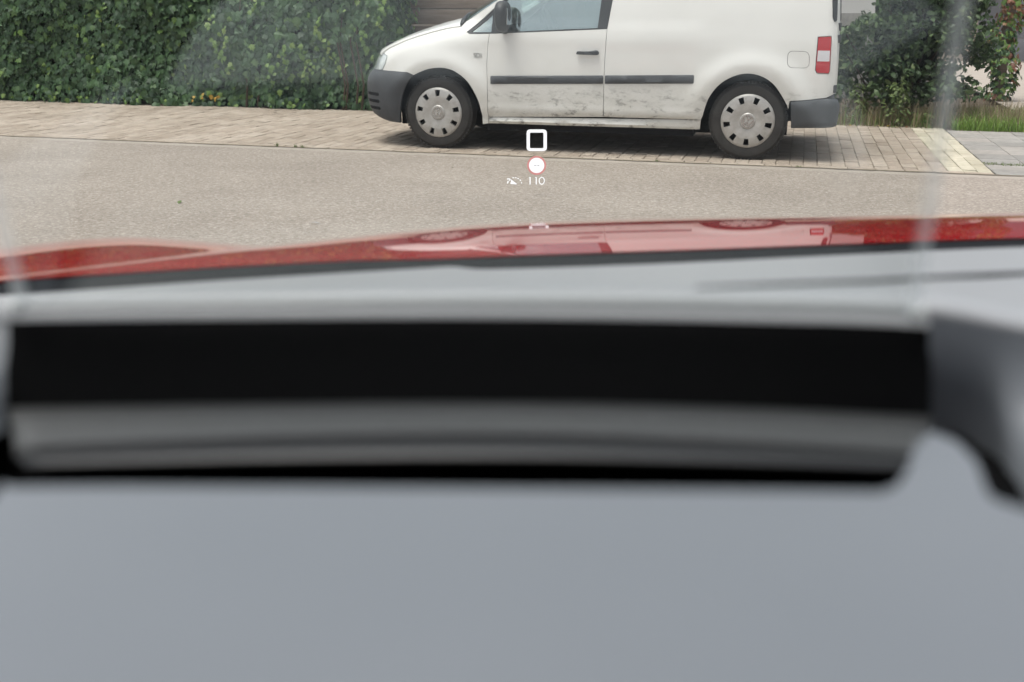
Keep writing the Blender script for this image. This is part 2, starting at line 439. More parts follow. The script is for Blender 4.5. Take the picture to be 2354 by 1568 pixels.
def vs_(s, z, off=0.0):
    """point on the body skin; s runs along the body plan curve, z is height"""
    w = half_w(s, z); ut = smooth_tab(TAIL, z)
    s_b = ut - RC
    if s < S_A:
        cx, cy = sup((S_A - s)/L_NOSE); un = smooth_tab(NOSE, z)
        u, v = S_A - (S_A - un)*cx, w*cy
    elif s <= s_b: u, v = s, w
    else:
        a = (s - s_b)/RC
        if a < math.pi/2: u, v = s_b + RC*math.sin(a), w - RC + RC*math.cos(a)
        else: u, v = ut, w - RC - (s - s_b - RC*math.pi/2)
    if off:
        if s < S_A:
            p, q = vs_(s - .004, z), vs_(s + .004, z)
        else: p, q = vs_(s - .002, z), vs_(s + .002, z)
        tx, ty = q[0] - p[0], (-q[1]) - (-p[1])
        l = math.hypot(tx, ty) or 1
        u, v = u - ty/l*off, v + tx/l*off
    return Vector((u, -v, z))
def trace(sx, sy, off=0.0):
    """photograph pixel (3840 wide) -> (s, z) on the van's skin"""
    px, py = sx*W_/3840, sy*W_/3840
    s, z = min(3.15, (px - 1010)/258.0), (345 - py)/255.0 + .0
    for _ in range(25):
        a = proj(VM @ vs_(s, z, off)); h = 1e-3
        b = proj(VM @ vs_(s + h, z, off)); c = proj(VM @ vs_(s, z + h, off))
        j11, j21, j12, j22 = (b[0] - a[0])/h, (b[1] - a[1])/h, (c[0] - a[0])/h, (c[1] - a[1])/h
        ex, ey = px - a[0], py - a[1]; det = j11*j22 - j12*j21
        if abs(det) < 1e-6: break
        ds, dz = (ex*j22 - ey*j12)/det, (j11*ey - j21*ex)/det
        m = max(abs(ds), abs(dz)); f = min(1, .12/m) if m else 1
        s += ds*f; z += dz*f
        if m < 1e-5: break
    return (s, z)
def z2(x, y): return trace(1200 + x/1.9617, y/1.9617)
def z3(x, y): return trace(2200 + x/1.4354, y/1.4354)
def inside(p, poly):
    x, y = p; c = False; n = len(poly)
    for i in range(n):
        (x1, y1), (x2, y2) = poly[i], poly[(i + 1) % n]
        if (y1 > y) != (y2 > y) and x < (x2 - x1)*(y - y1)/(y2 - y1) + x1: c = not c
    return c
def area(poly): return sum(a[0]*b[1] - b[0]*a[1] for a, b in zip(poly, poly[1:] + poly[:1]))/2
def shrink(poly, d):
    """move a polygon's edges inwards by d"""
    if area(poly) < 0: poly = poly[::-1]
    n = len(poly); out = []
    for i in range(n):
        p0, p1, p2 = Vector(poly[i-1]), Vector(poly[i]), Vector(poly[(i+1) % n])
        a = (p1 - p0).normalized(); b = (p2 - p1).normalized()
        na, nb = Vector((-a.y, a.x)), Vector((-b.y, b.x)); m = (na + nb)
        if m.length < 1e-4: m = na
        m.normalize(); k = d/max(.35, m.dot(na))
        q = p1 + m*k; out.append((q.x, q.y))
    return out
def densify(poly, step):
    out = []
    for a, b in zip(poly, poly[1:] + poly[:1]):
        n = max(1, int(math.hypot(b[0] - a[0], b[1] - a[1])/step))
        out += [(a[0] + (b[0] - a[0])*i/n, a[1] + (b[1] - a[1])*i/n) for i in range(n)]
    return out
def rounded(poly, r, n=4):
    out = []; m = len(poly)
    for i in range(m):
        p0, p1, p2 = Vector(poly[i-1]), Vector(poly[i]), Vector(poly[(i+1) % m])
        a, b = (p0 - p1), (p2 - p1); rr = min(r, a.length*.45, b.length*.45)
        A, B = p1 + a.normalized()*rr, p1 + b.normalized()*rr
        for k in range(n + 1):
            t = k/n; q = A*(1-t)**2 + p1*2*t*(1-t) + B*t*t; out.append((q.x, q.y))
    return out
def spline(pts, n=6):
    out = []
    for i in range(len(pts) - 1):
        p0, p1, p2, p3 = [Vector(pts[min(max(j, 0), len(pts) - 1)]) for j in (i-1, i, i+1, i+2)]
        for k in range(n):
            t = k/n; q = .5*((2*p1) + (p2 - p0)*t + (2*p0 - 5*p1 + 4*p2 - p3)*t*t + (3*p1 - p0 - 3*p2 + p3)*t**3); out.append((q.x, q.y))
    return out + [tuple(pts[-1])]
def panel_data(outer, holes=(), gap=.003, off=0.0, flange=.02, step=.045, mirror=False, crown=0.0):
    if area(outer) < 0: outer = outer[::-1]
    loops = [densify(shrink(outer, gap) if gap else list(outer), step)]
    for h in holes:
        h = h if area(h) > 0 else h[::-1]
        loops.append(densify(shrink(h, -gap) if gap else list(h), step)[::-1])
    pts, edges = [], []
    for lp in loops:
        o = len(pts); pts += [Vector(p) for p in lp]; edges += [(o + i, o + (i + 1) % len(lp)) for i in range(len(lp))]
    x0, x1 = min(p.x for p in pts), max(p.x for p in pts); y0, y1 = min(p.y for p in pts), max(p.y for p in pts)
    nb = len(pts)
    def ok(p):
        if not inside(p, loops[0]) or any(inside(p, l) for l in loops[1:]): return False
        return all((p[0] - q.x)**2 + (p[1] - q.y)**2 > (step*.45)**2 for q in pts[:nb])
    j = 0; y = y0 + step*.5
    while y < y1:
        x = x0 + step*(.25 + .5*(j % 2))
        while x < x1:
            if ok((x, y)): pts.append(Vector((x, y)))
            x += step
        y += step*.87; j += 1
    r = delaunay_2d_cdt(pts, edges, [], 0, 1e-7)
    V2, F2 = r[0], r[2]
    fs = []
    for f in F2:
        c = (sum(V2[i].x for i in f)/len(f), sum(V2[i].y for i in f)/len(f))
        if inside(c, loops[0]) and not any(inside(c, l) for l in loops[1:]): fs.append(tuple(f))
    def P(x, y, o):
        q = vs_(x, y, o)
        if mirror: q.y = -q.y
        return q
    vs = []
    for p in V2:
        o = off
        if crown:
            d = min(math.hypot(p.x - q[0], p.y - q[1]) for q in loops[0])
            o += crown*(1 - max(0, 1 - d/crown/1.5)**2) - crown
        vs.append(P(p.x, p.y, o))
    if mirror: fs = [f[::-1] for f in fs]
    for lp in loops:                                    # folded edge
        o = len(vs)
        for p in lp: vs.append(P(p[0], p[1], off - (crown if crown else 0)))
        for p in lp: vs.append(P(p[0], p[1], off - flange))
        n = len(lp)
        for i in range(n):
            k = (i + 1) % n; q = (o + i, o + n + i, o + n + k, o + k)
            fs.append(q[::-1] if mirror else q)
    return vs, fs
def panel(name, outer, m, parent=van, both=False, **kw):
    v, f = panel_data(outer, **kw)
    mb = MB().add((v, f))
    o = mb.build(name, m, parent, True, 50)
    if both:
        v, f = panel_data(outer, mirror=True, **kw); MB().add((v, f)).build(name, m, parent, True, 50)
    return o
# outlines traced as seen, in skin coordinates
ARCH_F = spline([z2(1197, 914), z2(1188, 830), z2(1155, 722), z2(1085, 602), z2(1000, 531), z2(940, 507), z2(880, 499), z2(800, 508), z2(735, 531), z2(690, 553)], 4)
ARCH_FB = spline([z2(690, 553), z2(645, 605), z2(608, 700), z2(592, 800), z2(590, 905)], 4)
ARCH_R = spline([z3(612, 690), z3(625, 625), z3(655, 535), z3(705, 466), z3(770, 421), z3(850, 398), z3(930, 408), z3(1000, 450), z3(1050, 518), z3(1085, 590), z3(1093, 660)], 4)
BUMP_TOP = [z2(690, 553), z2(640, 532), z2(540, 524), z2(460, 517)]
HEAD_F = [z2(460, 517), z2(482, 470), z2(497, 412), z2(470, 388)]
zb = z2(2112, 213)                                      # rear end of the belt line
DOOR_F = [z2(1246, 248), z2(1233, 350), z2(1226, 480), z2(1232, 700), z2(1240, 862)]
DOOR_R = [z2(2085, 862), z2(2088, 640), z2(2092, 480), zb]
BELT = [z2(1100, 250), z2(1246, 247), z2(1650, 232), zb]
SILL_B = z2(1500, 916)[1]
# bonnet edge of the wing
WING_T = spline([z2(470, 388), z2(520, 352), z2(600, 315), z2(720, 270), z2(850, 232), z2(960, 207), z2(1040, 196)], 3)
PB = z2(1078, 236)                                      # front tip of the quarter window
PO0_, PB_ = z2(1072, 160), PB
wing = ARCH_F[::-1][::-1] + BUMP_TOP[1:] + HEAD_F[1:] + WING_T[1:] + [PO0_, (PB_[0] - .03, PB_[1] + .01), PB, BELT[0]] + DOOR_F + [(DOOR_F[-1][0], SILL_B)]
panel('front_wing', wing, M_VAN, both=True, flange=.03, gap=.0014)
# head lamp
hl_top = [z2(470, 388), z2(450, 376), z2(425, 378)]
tip = z2(425, 378)
LAMP = [HEAD_F[0], HEAD_F[1], HEAD_F[2], HEAD_F[3], z2(448, 376), (tip[0] - .14, tip[1] - .02), (tip[0] - .30, tip[1] - .10), (tip[0] - .22, HEAD_F[0][1] - .01)]
panel('headlight', rounded(LAMP, .02, 3), M_HEAD, both=True, gap=.004, off=.004, flange=.03)
# front bumper right round the nose
bf0 = ARCH_FB[-1]
FBT = HEAD_F[0]
bumper = ARCH_FB + [(bf0[0] - .12, bf0[1] + .008), (bf0[0] - .34, bf0[1] + .05), (bf0[0] - .55, bf0[1] + .07), (S_MIN, bf0[1] + .08), (S_MIN, .60), (S_MIN + .2, .61), (LAMP[-1][0], FBT[1] - .005)] + [FBT] + BUMP_TOP[::-1][1:]
def two_sided(name, outer, m, **kw):
    kw.setdefault('gap', .002)
    a = panel_data(outer, **kw); b = panel_data(outer, mirror=True, **kw)
    return MB().add(a).add(b).build(name, m, van, True, 50)
two_sided('front_bumper', bumper, M_BUMP, off=.014, flange=.05, crown=.012)
for i in range(3):                                      # grooves at the bumper corner
    zc = .335 + .062*i; g = [(S_A - .36 - .10, zc - .012), (S_A - .25, zc - .014), (S_A - .235, zc), (S_A - .25, zc + .014), (S_A - .46, zc + .012)]
    panel('bumper_slot', g, M_BLACK, gap=0, off=.0165, flange=.006)
panel('front_grille', [(S_MIN, .62), (LAMP[-1][0] - .02, .63), (LAMP[-2][0] - .02, .74), (S_MIN, .76)], M_TRIM, both=True, gap=0, off=-.003)
# doors, sill, load-side panel
door = DOOR_F + DOOR_R + [BELT[2]]
def poly(*p): return list(p)
panel('front_door', poly(*DOOR_F, *DOOR_R, BELT[2]), M_VAND, both=True, flange=.03, gap=.002)
SILL = [(DOOR_F[-1][0] + .0, DOOR_F[-1][1]), (DOOR_F[-1][0], SILL_B), (ARCH_R[0][0] - .004, SILL_B), (ARCH_R[2][0] - .004, DOOR_R[0][1])]
panel('sill', SILL, M_VAND, both=True, off=.002, flange=.08, crown=.010, gap=.001)
SPLIT = z3(1322, 0)[0]
R_S = smooth_tab(TAIL, .6) - RC + RC*1.0               # shut line of the rear doors
ROOF_Z = 1.735
LBOT = [z3(1093, 545), z3(1200, 538), z3(1290, 528)]
ARCH_RU = [p for p in ARCH_R if p[0] <= LBOT[0][0] - .002]
TL = [z3(1245, 199), z3(1316, 194), z3(1319, 205), z3(1309, 385), z3(1301, 398), z3(1240, 395), z3(1230, 378)]
FLAP = rounded([z3(1083, 275), z3(1198, 278), z3(1198, 367), z3(1080, 365)], .045, 5)
side = DOOR_R[::-1][:-1] + [DOOR_R[0]] + [(ARCH_R[2][0] - .003, DOOR_R[0][1])] + [p for p in ARCH_RU if p[1] > DOOR_R[0][1] + .005] + LBOT + [(R_S, LBOT[-1][1] + .03), (R_S - .02, 1.2), (R_S - .10, ROOF_Z), (zb[0] + .06, ROOF_Z), (zb[0] + .045, 1.35)]
panel('load_side_panel', side, M_VAND, both=True, flange=.03, holes=[TL, FLAP], step=.05, gap=.002)
panel('fuel_flap', FLAP, M_VAN, gap=.0012, flange=.02)
zl = [sum(t)/2 for t in zip(TL[0], TL[1])]
def tl_at(f): # horizontal cut of the lamp
    zt, zbm = TL[0][1], TL[5][1]; z = zt + (zbm - zt)*f
    sl_ = TL[0][0] + (TL[6][0] - TL[0][0])*f; sr = TL[2][0] + (TL[3][0] - TL[2][0])*f
    return (sl_, z), (sr, z)
for both in (False, True):
    tl = panel('tail_light', TL, M_RED, gap=.004, off=.004, flange=.03, mirror=both)
    a, b = tl_at(.34); c, d = tl_at(.70)
    panel('reversing_lens', [a, b, d, c], M_CLEAR, tl, gap=.009, off=.0065, flange=.006, mirror=both)
# rubbing strips
st_a, st_b = z2(1254, 588), z2(2084, 586); st_c, st_d = z2(2096, 586), z3(577, 427)
def strip(a, b, hh):
    return rounded([(a[0], a[1] - hh), (b[0], b[1] - hh), (b[0], b[1] + hh), (a[0], a[1] + hh)], .009, 3)
panel('rubbing_strip', strip(st_a, st_b, .034), M_BUMP, both=True, gap=0, off=.016, flange=.02, crown=.012)
panel('rubbing_strip', strip(st_c, st_d, .034), M_BUMP, both=True, gap=0, off=.016, flange=.02, crown=.012)
# windows and black frame
PI1 = z2(1350, 0); PO0, PO1 = z2(1072, 160), z2(1308, 0)
def ext(a, b, z): t = (z - a[1])/(b[1] - a[1]); return (a[0] + (b[0] - a[0])*t, z)
A_TOP = ext(PB, PI1, 1.60); O_TOP = ext(PO0, PO1, 1.665)
WIN = [PB, BELT[0], BELT[1], BELT[2], zb, (zb[0] + .045, 1.35), (zb[0] + .05, 1.60), (A_TOP[0], 1.60)] 
q1 = [z2(1115, 235), z2(1268, 108), z2(1258, 236)]
dg = [z2(1330, 236), z2(2040, 205), (z2(2062, 0)[0] + .012, 1.30), (z2(2062, 0)[0] + .02, 1.55), (z2(1410, 0)[0] + .22, 1.55), (z2(1330, 60)[0], z2(1330, 60)[1])]
panel('window_frame', WIN, M_TRIM, both=True, gap=.001, off=-.006, flange=.02, holes=[q1, dg])
panel('quarter_window', q1, M_VGLASS, both=True, gap=-.004, off=-.012, flange=.003)
panel('side_window', dg, M_VGLASS, both=True, gap=-.004, off=-.014, flange=.003)
# pillar and roof rail in body colour
AP0 = WING_T[-1]
rail = [PB, (A_TOP[0], 1.60), (zb[0] + .05, 1.60), (zb[0] + .052, ROOF_Z), (O_TOP[0] + .16, ROOF_Z), O_TOP, PO0, (PB[0] - .03, PB[1] + .01)]
panel('roof_pillar', rail, M_VAN, both=True, gap=.001, off=0, flange=.03)
# bonnet, windscreen, roof: lofted across the body
def across(s, z, crown, n=14, fwd=0.0, off=0.0):
    p = vs_(s, z, off); row = []
    for i in range(n + 1):
        t = i/n*2 - 1; q = 1 - t*t
        row.append(Vector((p.x - fwd*q, p.y*-t if False else -p.y*t, p.z + crown*(1 - abs(t)**2.4))))
    return row
rows = []
wt = WING_T
for i, (s, z) in enumerate(wt):
    t = i/(len(wt) - 1)
    rows.append(across(s, z - .003, .018 + .055*t, fwd=.20*(1 - t)**1.3 + .13*t))
nose = [p + Vector((-.018, 0, -.05)) for p in rows[0]]; nose = [Vector((p.x, p.y*.97, p.z)) for p in nose]
nose1 = [a.lerp(b, .5) + Vector((-.006, 0, .008)) for a, b in zip(nose, rows[0])]
v, f = loft([nose, nose1] + rows); o = mesh('bonnet', v, f, M_VAN, van, True, 60); solidify(o, .012)
b0 = across(AP0[0], AP0[1] - .002, .085, fwd=.13); b1 = across(PO0[0], PO0[1] + .004, .070, fwd=.12)
v, f = loft([b0, b1]); solidify(mesh('windscreen_cowl', v, f, M_TRIM, van, True), .015)
w1 = across(O_TOP[0], O_TOP[1], .07, fwd=.06); w2 = across(PO0[0] + .004, PO0[1] + .006, .070, fwd=.12)
v, f = loft([w2, w1]); solidify(mesh('van_windscreen', v, f, M_VGLASS, van, True), .005)
roofrows = [across(O_TOP[0], O_TOP[1] + .003, .07, fwd=.06)]
for s, z, c in ((O_TOP[0] + .16, ROOF_Z + .002, .09), (1.6, ROOF_Z + .002, .10), (2.4, ROOF_Z + .002, .10), (3.0, ROOF_Z + .002, .095), (3.17, ROOF_Z, .07)):
    roofrows.append(across(s, z, c))
v, f = loft(roofrows); solidify(mesh('roof', v, f, M_VAN, van, True), .02)
# rear doors and bumper
S_MAX = smooth_tab(TAIL, .6) - RC + RC*math.pi/2 + .889 - RC - .004
RD = [(R_S, LBOT[-1][1] + .03), (S_MAX, LBOT[-1][1] - .01), (S_MAX - .16, ROOF_Z - .02), (R_S - .085, ROOF_Z - .02)]
RGH = [(R_S + .0, 1.08), (S_MAX - .14, 1.06), (S_MAX - .20, 1.60), (R_S - .05, 1.60)]
RG = rounded([(R_S + .055, 1.10), (S_MAX - .13, 1.10), (S_MAX - .18, 1.58), (R_S + .015, 1.58)], .05, 4)
panel('rear_door', RD, M_VAN, both=True, gap=.004, off=.002, flange=.03)
panel('rear_window', RG, M_TRIM, both=True, gap=0, off=.010, flange=.012)
for zz in (z3(1315, 145)[1], z3(1345, 210)[1], z3(1300, 480)[1]):
    p = vs_(R_S - .005, zz)
    box('door_hinge', p.x - .012, p.x + .018, p.y - .008, p.y + .03, zz - .03, zz + .03, M_TRIM, van, .004)
ra = ARCH_R[-1]
RBT = LBOT[0][1] - .002
rb_bot = z3(1110, 690)[1]
rbump = [(ra[0] - .005, RBT), (ra[0] + .012, rb_bot), (ra[0] + .40, rb_bot + .012), (ra[0] + .62, rb_bot + .05), (S_MAX, rb_bot + .05), (S_MAX, RBT - .03), (R_S + .10, RBT + .012), (R_S - .06, RBT + .03), (LBOT[2][0], LBOT[2][1] - .004), (LBOT[1][0], LBOT[1][1] - .004)]
def rear_off(o):
    return o
two_sided('rear_bumper', rbump, M_BUMP, off=.04, flange=.07, crown=.022)
ct0, ct1 = z3(1320, 0), z3(1350, 0)
panel('rear_corner_trim', rounded([(ct0[0] + .004, ct0[1]), z3(1324, 95), z3(1334, 121), z3(1347, 110), (ct1[0], ct1[1]), (ct1[0] - .03, 1.55), (ct0[0] - .03, 1.55)], .012, 3), M_TRIM, both=True, gap=0, off=.004, flange=.006)
# door handle and lock, badge
hd = rounded([z2(1888, 400), z2(1895, 376), z2(1975, 378), z2(2040, 368), z2(2058, 385), z2(2052, 405), z2(1990, 404)], .012, 3)
panel('handle_recess', rounded([z2(1900, 395), z2(1930, 345), z2(1985, 340), z2(2010, 395)], .04, 4), M_VAN, gap=0, off=.0015, flange=.002)
panel('door_handle', hd, M_TRIM, both=True, gap=0, off=.045, flange=.03, crown=.012)
def text_mesh(name, body, size, m, parent, ext=.002, font_scale_x=1.0):
    cu = bpy.data.curves.new(name, 'FONT'); cu.body = body; cu.size = size; cu.extrude = ext; cu.align_x = 'CENTER'; cu.align_y = 'CENTER'
    t = bpy.data.objects.new(name, cu); COL.objects.link(t)
    dg_ = bpy.context.evaluated_depsgraph_get(); me = bpy.data.meshes.new_from_object(t.evaluated_get(dg_))
    bpy.data.objects.remove(t); me.materials.clear()
    return link(name, me, parent, [m])
bs = z2(1160, 408); p = vs_(bs[0], bs[1], .003)
tm = text_mesh('badge_lettering', 'SDI', .052, M_BADGE, van); tm.matrix_local = Matrix.Translation(p) @ Matrix.Rotation(math.pi/2, 4, 'X')
# mirrors
def mirror_part(sgn):
    ms, mz = z2(1378, 130)
    bm = bmesh.new(); bmesh.ops.create_uvsphere(bm, u_segments=20, v_segments=14, radius=1)
    for v in bm.verts:
        x, y, z = v.co
        f = lambda t: math.copysign(abs(t)**.75, t)
        x, y, z = f(x), f(y), f(z)
        v.co = (x*.062*(1 + .12*z), y*.115, z*.125 + .0)
    b = half_w(ms, mz)
    for v in bm.verts: v.co += Vector((ms + .0, -sgn*(b + .145), mz + .01))
    o = bm_obj('door_mirror', bm, M_TRIM, van, True, 60)
    arm = MB().add(tube([(ms - .02, -sgn*(b - .03), mz - .10), (ms - .01, -sgn*(b + .05), mz - .10), (ms, -sgn*(b + .13), mz - .06)], lambda t: .036 - .008*t, 10))
    arm.build('mirror_arm', M_TRIM, o, True, 60)
    g = MB().add(box_data(ms + .052, ms + .0585, -sgn*(b + .145) - .07, -sgn*(b + .145) + .07, mz - .055, mz + .075)); g.build('mirror_glass', M_CHROME, o)
mirror_part(1); mirror_part(-1)
# inner body so that shut lines and wheel arches look into darkness
inner = [(S_A - .25, .26), (-.46, .26)] + [(-.46 + .0, .5), (-.3, .74), (0, .80), (.3, .74), (.47, .5), (.47, SILL_B + .02)] + [(WB - .5, SILL_B + .02), (WB - .47, .5), (WB - .3, .74), (WB, .80), (WB + .3, .74), (WB + .46, .5), (WB + .46, .34), (3.19, .34), (3.19, 1.0), (.5, 1.0), (0, .93), (-.4, .82), (S_A - .25, .70)]
panel('body_shell', inner, M_BLACK, both=True, gap=0, off=-.028, flange=.01, step=.09)
mb = MB(); mb.add(box_data(-.55, 3.25, -.62, .62, .30, .34)); mb.add(box_data(.44, WB - .44, -.83, .83, .175, .27)); mb.add(box_data(-.45, 3.0, -.60, .60, .18, .299)); mb.add(box_data(.85, 1.9, -.70, -.45, .17, .21))
mb.add(box_data(-.60, 3.20, -.55, .55, .345, .90)); mb.build('underbody', M_BLACK, van)
for c in (0, WB):
    v, f = lathe([(.46, -.89 + .035), (.46, -.60), (.05, -.60)], 28, 0, math.pi); MB().add((v, f), 0, Matrix.Translation((c, 0, WHEEL_Z))).build('wheel_arch_liner', M_BLACK, van, True)
    v, f = lathe([(.46, .89 - .035), (.46, .60), (.05, .60)], 28, 0, math.pi); MB().add((v, f), 0, Matrix.Translation((c, 0, WHEEL_Z))).build('wheel_arch_liner', M_BLACK, van, True)
# cabin
M_SEAT = mat('dark_seat_fabric', (.03, .032, .036), .9, .2)
for y in (-.36, .36):
    bm = bmesh.new()
    for (x0, x1, y0, y1, z0, z1) in ((1.05, 1.5, y - .23, y + .23, .62, .78), (1.45, 1.62, y - .22, y + .22, .74, 1.30), (1.53, 1.62, y - .12, y + .12, 1.34, 1.52)):
        vv, ff = box_data(x0, x1, y0, y1, z0, z1); bv = [bm.verts.new(q) for q in vv]
        for q in ff: bm.faces.new([bv[i] for i in q])
    bmesh.ops.bevel(bm, geom=list(bm.edges), offset=.03, segments=2, affect='EDGES')
    bm_obj('seat', bm, M_SEAT, van, True, 50)
box('cabin_dashboard', .28, .78, -.70, .70, .72, 1.05, M_BLACK, van, .05)
v, f = lathe([(.19, -.012), (.202, 0), (.19, .012), (.178, 0), (.19, -.012)], 32)
sw = MB().add((v, f), 0, Matrix.Translation((.92, -.36, 1.03)) @ Matrix.Rotation(R(62), 4, 'Y') @ Matrix.Rotation(R(90), 4, 'X')); sw.add(tube([(.70, -.36, .93), (.92, -.36, 1.03)], .03, 8)).build('steering_wheel', M_TRIM, van, True)
box('bulkhead', 1.74, 1.76, -.78, .78, .35, 1.66, M_SEAT, van)
# wheels
def wheel(cu, sgn, rot):
    e = empty('wheel', (0, 0, 0)); e.parent = van; e.location = (cu, -sgn*TRK, WHEEL_Z)
    e.rotation_euler = (0, rot, 0) if sgn > 0 else (0, rot, math.pi)
    R0 = WHEEL_Z
    prof = [(.212, .004), (.224, -.006), (.25, -.010), (.285, -.004), (.303, .012), (.312, .028), (.315, .05), (.3155, .10), (.315, .15), (.303, .19), (.27, .205), (.20, .20)]
    v, f = lathe(prof, 64); mb = MB().add((v, f))
    # shoulder lugs
    for k in range(64):
        a = 2*math.pi*k/64
        bx = box_data(-.009, .009, .006, .05, .3035, .3165); mb.add(bx, 0, Matrix.Rotation(a, 4, 'Y'))
    ty = mb.build('tyre', M_TYRE, e, True, 30)
    # wheel cover with nine openings
    NS, NH = 108, 9
    rp = [(.0, -.020), (.058, -.020), (.066, -.013), (.098, -.018), (.136, -.022), (.143, -.022), (.196, -.015), (.204, -.012), (.216, -.005), (.221, .006)]
    vs2, fs2 = [], []
    for r, y in rp:
        for k in range(NS): vs2.append((r*math.sin(2*math.pi*k/NS), y, r*math.cos(2*math.pi*k/NS)))
    per = NS//NH
    hole = lambda i, k: 5 <= i < 6 and ((k + 2) % per) < 4
    n = NS
    holes_edges = []
    for i in range(len(rp) - 1):
        for k in range(n):
            if hole(i, k): continue
            fs2.append((i*n + k, (i + 1)*n + k, (i + 1)*n + (k + 1) % n, i*n + (k + 1) % n))
    # walls of the openings
    for k in range(n):
        if hole(5, k):
            def w(a, b):
                o = len(vs2); pa, pb = vs2[a], vs2[b]; vs2.extend([pa, pb, (pb[0], pb[1] + .03, pb[2]), (pa[0], pa[1] + .03, pa[2])]); fs2.append((o, o + 1, o + 2, o + 3))
            k2 = (k + 1) % n
            w(5*n + k, 5*n + k2); w(6*n + k, 6*n + k2)
            if not hole(5, (k - 1) % n): w(5*n + k, 6*n + k)
            if not hole(5, k2): w(5*n + k2, 6*n + k2)
    cv = mesh('wheel_cover', vs2, fs2, M_CAP, e, True, 40)
    v, f = lathe([(0.001, .03), (.2, .03)], 32); mesh('brake_disc', v, f, M_BLACK, e)
    # raised emblem: ring with a V over a W
    mb = MB(); v, f = lathe([(.050, -.020), (.050, -.024), (.044, -.024), (.044, -.020)], 36); mb.add((v, f))
    def stroke(a, b, t=.0042):
        d = (Vector(b) - Vector(a)); L = d.length; an = math.atan2(d.y, d.x)
        bx = box_data(0, L, -.0235, -.0195, -t, t)
        mb.add(bx, 0, Matrix.Translation((a[0], 0, a[1])) @ Matrix.Rotation(-an, 4, 'Y'))
    for sx in (-1, 1):
        stroke((sx*.016, .038), (0, .006)); stroke((sx*.038, .016), (sx*.018, -.034)); stroke((sx*.018, -.034), (0, -.004))
    mb.build('emblem', M_CHROME, e)
wheel(0, 1, R(0)); wheel(WB, 1, R(20)); wheel(0, -1, 0); wheel(WB, -1, .3)

# ------------------------------------------------------------------ plants, fence, buildings
def ivy_leaf():
    o = [(0, -.5), (.22, -.42), (.5, -.22), (.30, -.02), (.40, .22), (.17, .20), (0, .56), (-.17, .20), (-.40, .22), (-.30, -.02), (-.5, -.22), (-.22, -.42)]
    v = [(x, y, -.18*abs(x) - .10*y*y) for x, y in o] + [(0, 0, .04)]
    return v, [(i, (i + 1) % 12, 12) for i in range(12)]
def oval_leaf():
    v = [(0, -.5, 0), (.2, -.2, .05), (.22, .12, .05), (0, .5, -.08), (-.22, .12, .05), (-.2, -.2, .05)]
    return v, [(0, 1, 5), (1, 2, 4, 5), (2, 3, 4)]
LEAF = ivy_leaf(); OVAL = oval_leaf()
def leaf_mx(p, nrm, size, droop=.5, spin=.7):
    """leaf lying on direction nrm, tip hanging down"""
    n = (Vector(nrm) + Vector((random.gauss(0, .35), random.gauss(0, .35), random.gauss(.25, .35)))).normalized()
    d = Vector((0, 0, 1)) - n*n.z
    if d.length < .05: d = Vector((1, 0, 0))
    y = (-d).normalized(); y = Matrix.Rotation(random.gauss(0, spin), 3, n) @ y
    x = y.cross(n); M = Matrix((x, y, n)).transposed().to_4x4()
    return Matrix.Translation(p) @ M @ Matrix.Diagonal((size, size, size*random.uniform(.4, 1.4), 1))
def lumpy(a, b, f): return math.sin(a*f + 1.3*math.sin(b*f*.7))*.5 + math.sin(b*f*1.3 + 2*math.sin(a*f*.45))*.5

# --- ivy hedge
H0, H1 = -4.5, to_kn(gnd(905, 262))[0]
HEDGE_Z = 2.15
HN = BAY_D + .02
hedge = empty('ivy_hedge', kn((H0 + H1)/2, HN + .3)); tag(hedge, 'tall dark green ivy hedge with yellow green shoots behind the parking bay', 'hedge')
Hi = hedge.matrix_basis.inverted()
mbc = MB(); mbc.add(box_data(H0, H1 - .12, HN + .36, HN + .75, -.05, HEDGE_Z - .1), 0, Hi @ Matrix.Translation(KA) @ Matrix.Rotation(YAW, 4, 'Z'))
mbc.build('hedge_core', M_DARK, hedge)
L1, L2, L3 = MB(), MB(), MB()
cand = []
def face_n(k, z): return HN + .13 + .09*lumpy(k, z, 3.1) + .03*lumpy(k, z, 8) - (.07*max(0, 1 - z/.25))
for i in range(12500):
    k = random.uniform(H0, H1 + .0); z = random.uniform(.01, HEDGE_Z)
    dep = abs(random.gauss(0, .06)) if random.random() < .8 else random.uniform(0, .2)
    n = face_n(k, z) + dep
    endk = H1 - .05 + .06*math.sin(z*9) + .05*math.sin(z*23)
    if k > endk: continue
    size = random.uniform(.075, .15)*(1 if z > .15 else .85)
    young = random.random() < .02 + .16*max(0, lumpy(k*1.0, z*.5, 4.3) - .45) + (.14 if z < .12 else 0)
    if young: size *= .62; n -= .03
    cand.append((k, n, z, size, young, -N))
for i in range(2200):                                    # end face and top
    if random.random() < .55:
        n = HN + random.uniform(.1, .75); z = random.uniform(0, HEDGE_Z); k = H1 - .05 + random.gauss(0, .04); nr = K
    else:
        n = HN + random.uniform(.05, .8); z = HEDGE_Z + random.gauss(0, .05); k = random.uniform(H0, H1); nr = Vector((0, 0, 1))
    cand.append((k, n, z, random.uniform(.06, .11), random.random() < .08, nr))
for s in range(14):                                      # hanging shoots of small young leaves
    k = random.uniform(.3, H1 - .1); z = random.uniform(.4, 1.5); L = random.uniform(.15, .4); kk = k
    while L > 0 and z > .05:
        cand.append((kk + random.gauss(0, .035), face_n(kk, z) - .05, z, random.uniform(.05, .085), True, -N))
        z -= .035; L -= .035; kk += random.gauss(0, .025)
me_l = {}
for nm, m in ((0, M_IVY), (1, M_IVYY)):
    me = bpy.data.meshes.new('ivy_leaf'); me.from_pydata(LEAF[0], [], LEAF[1]); me.materials.append(m); me_l[nm] = me
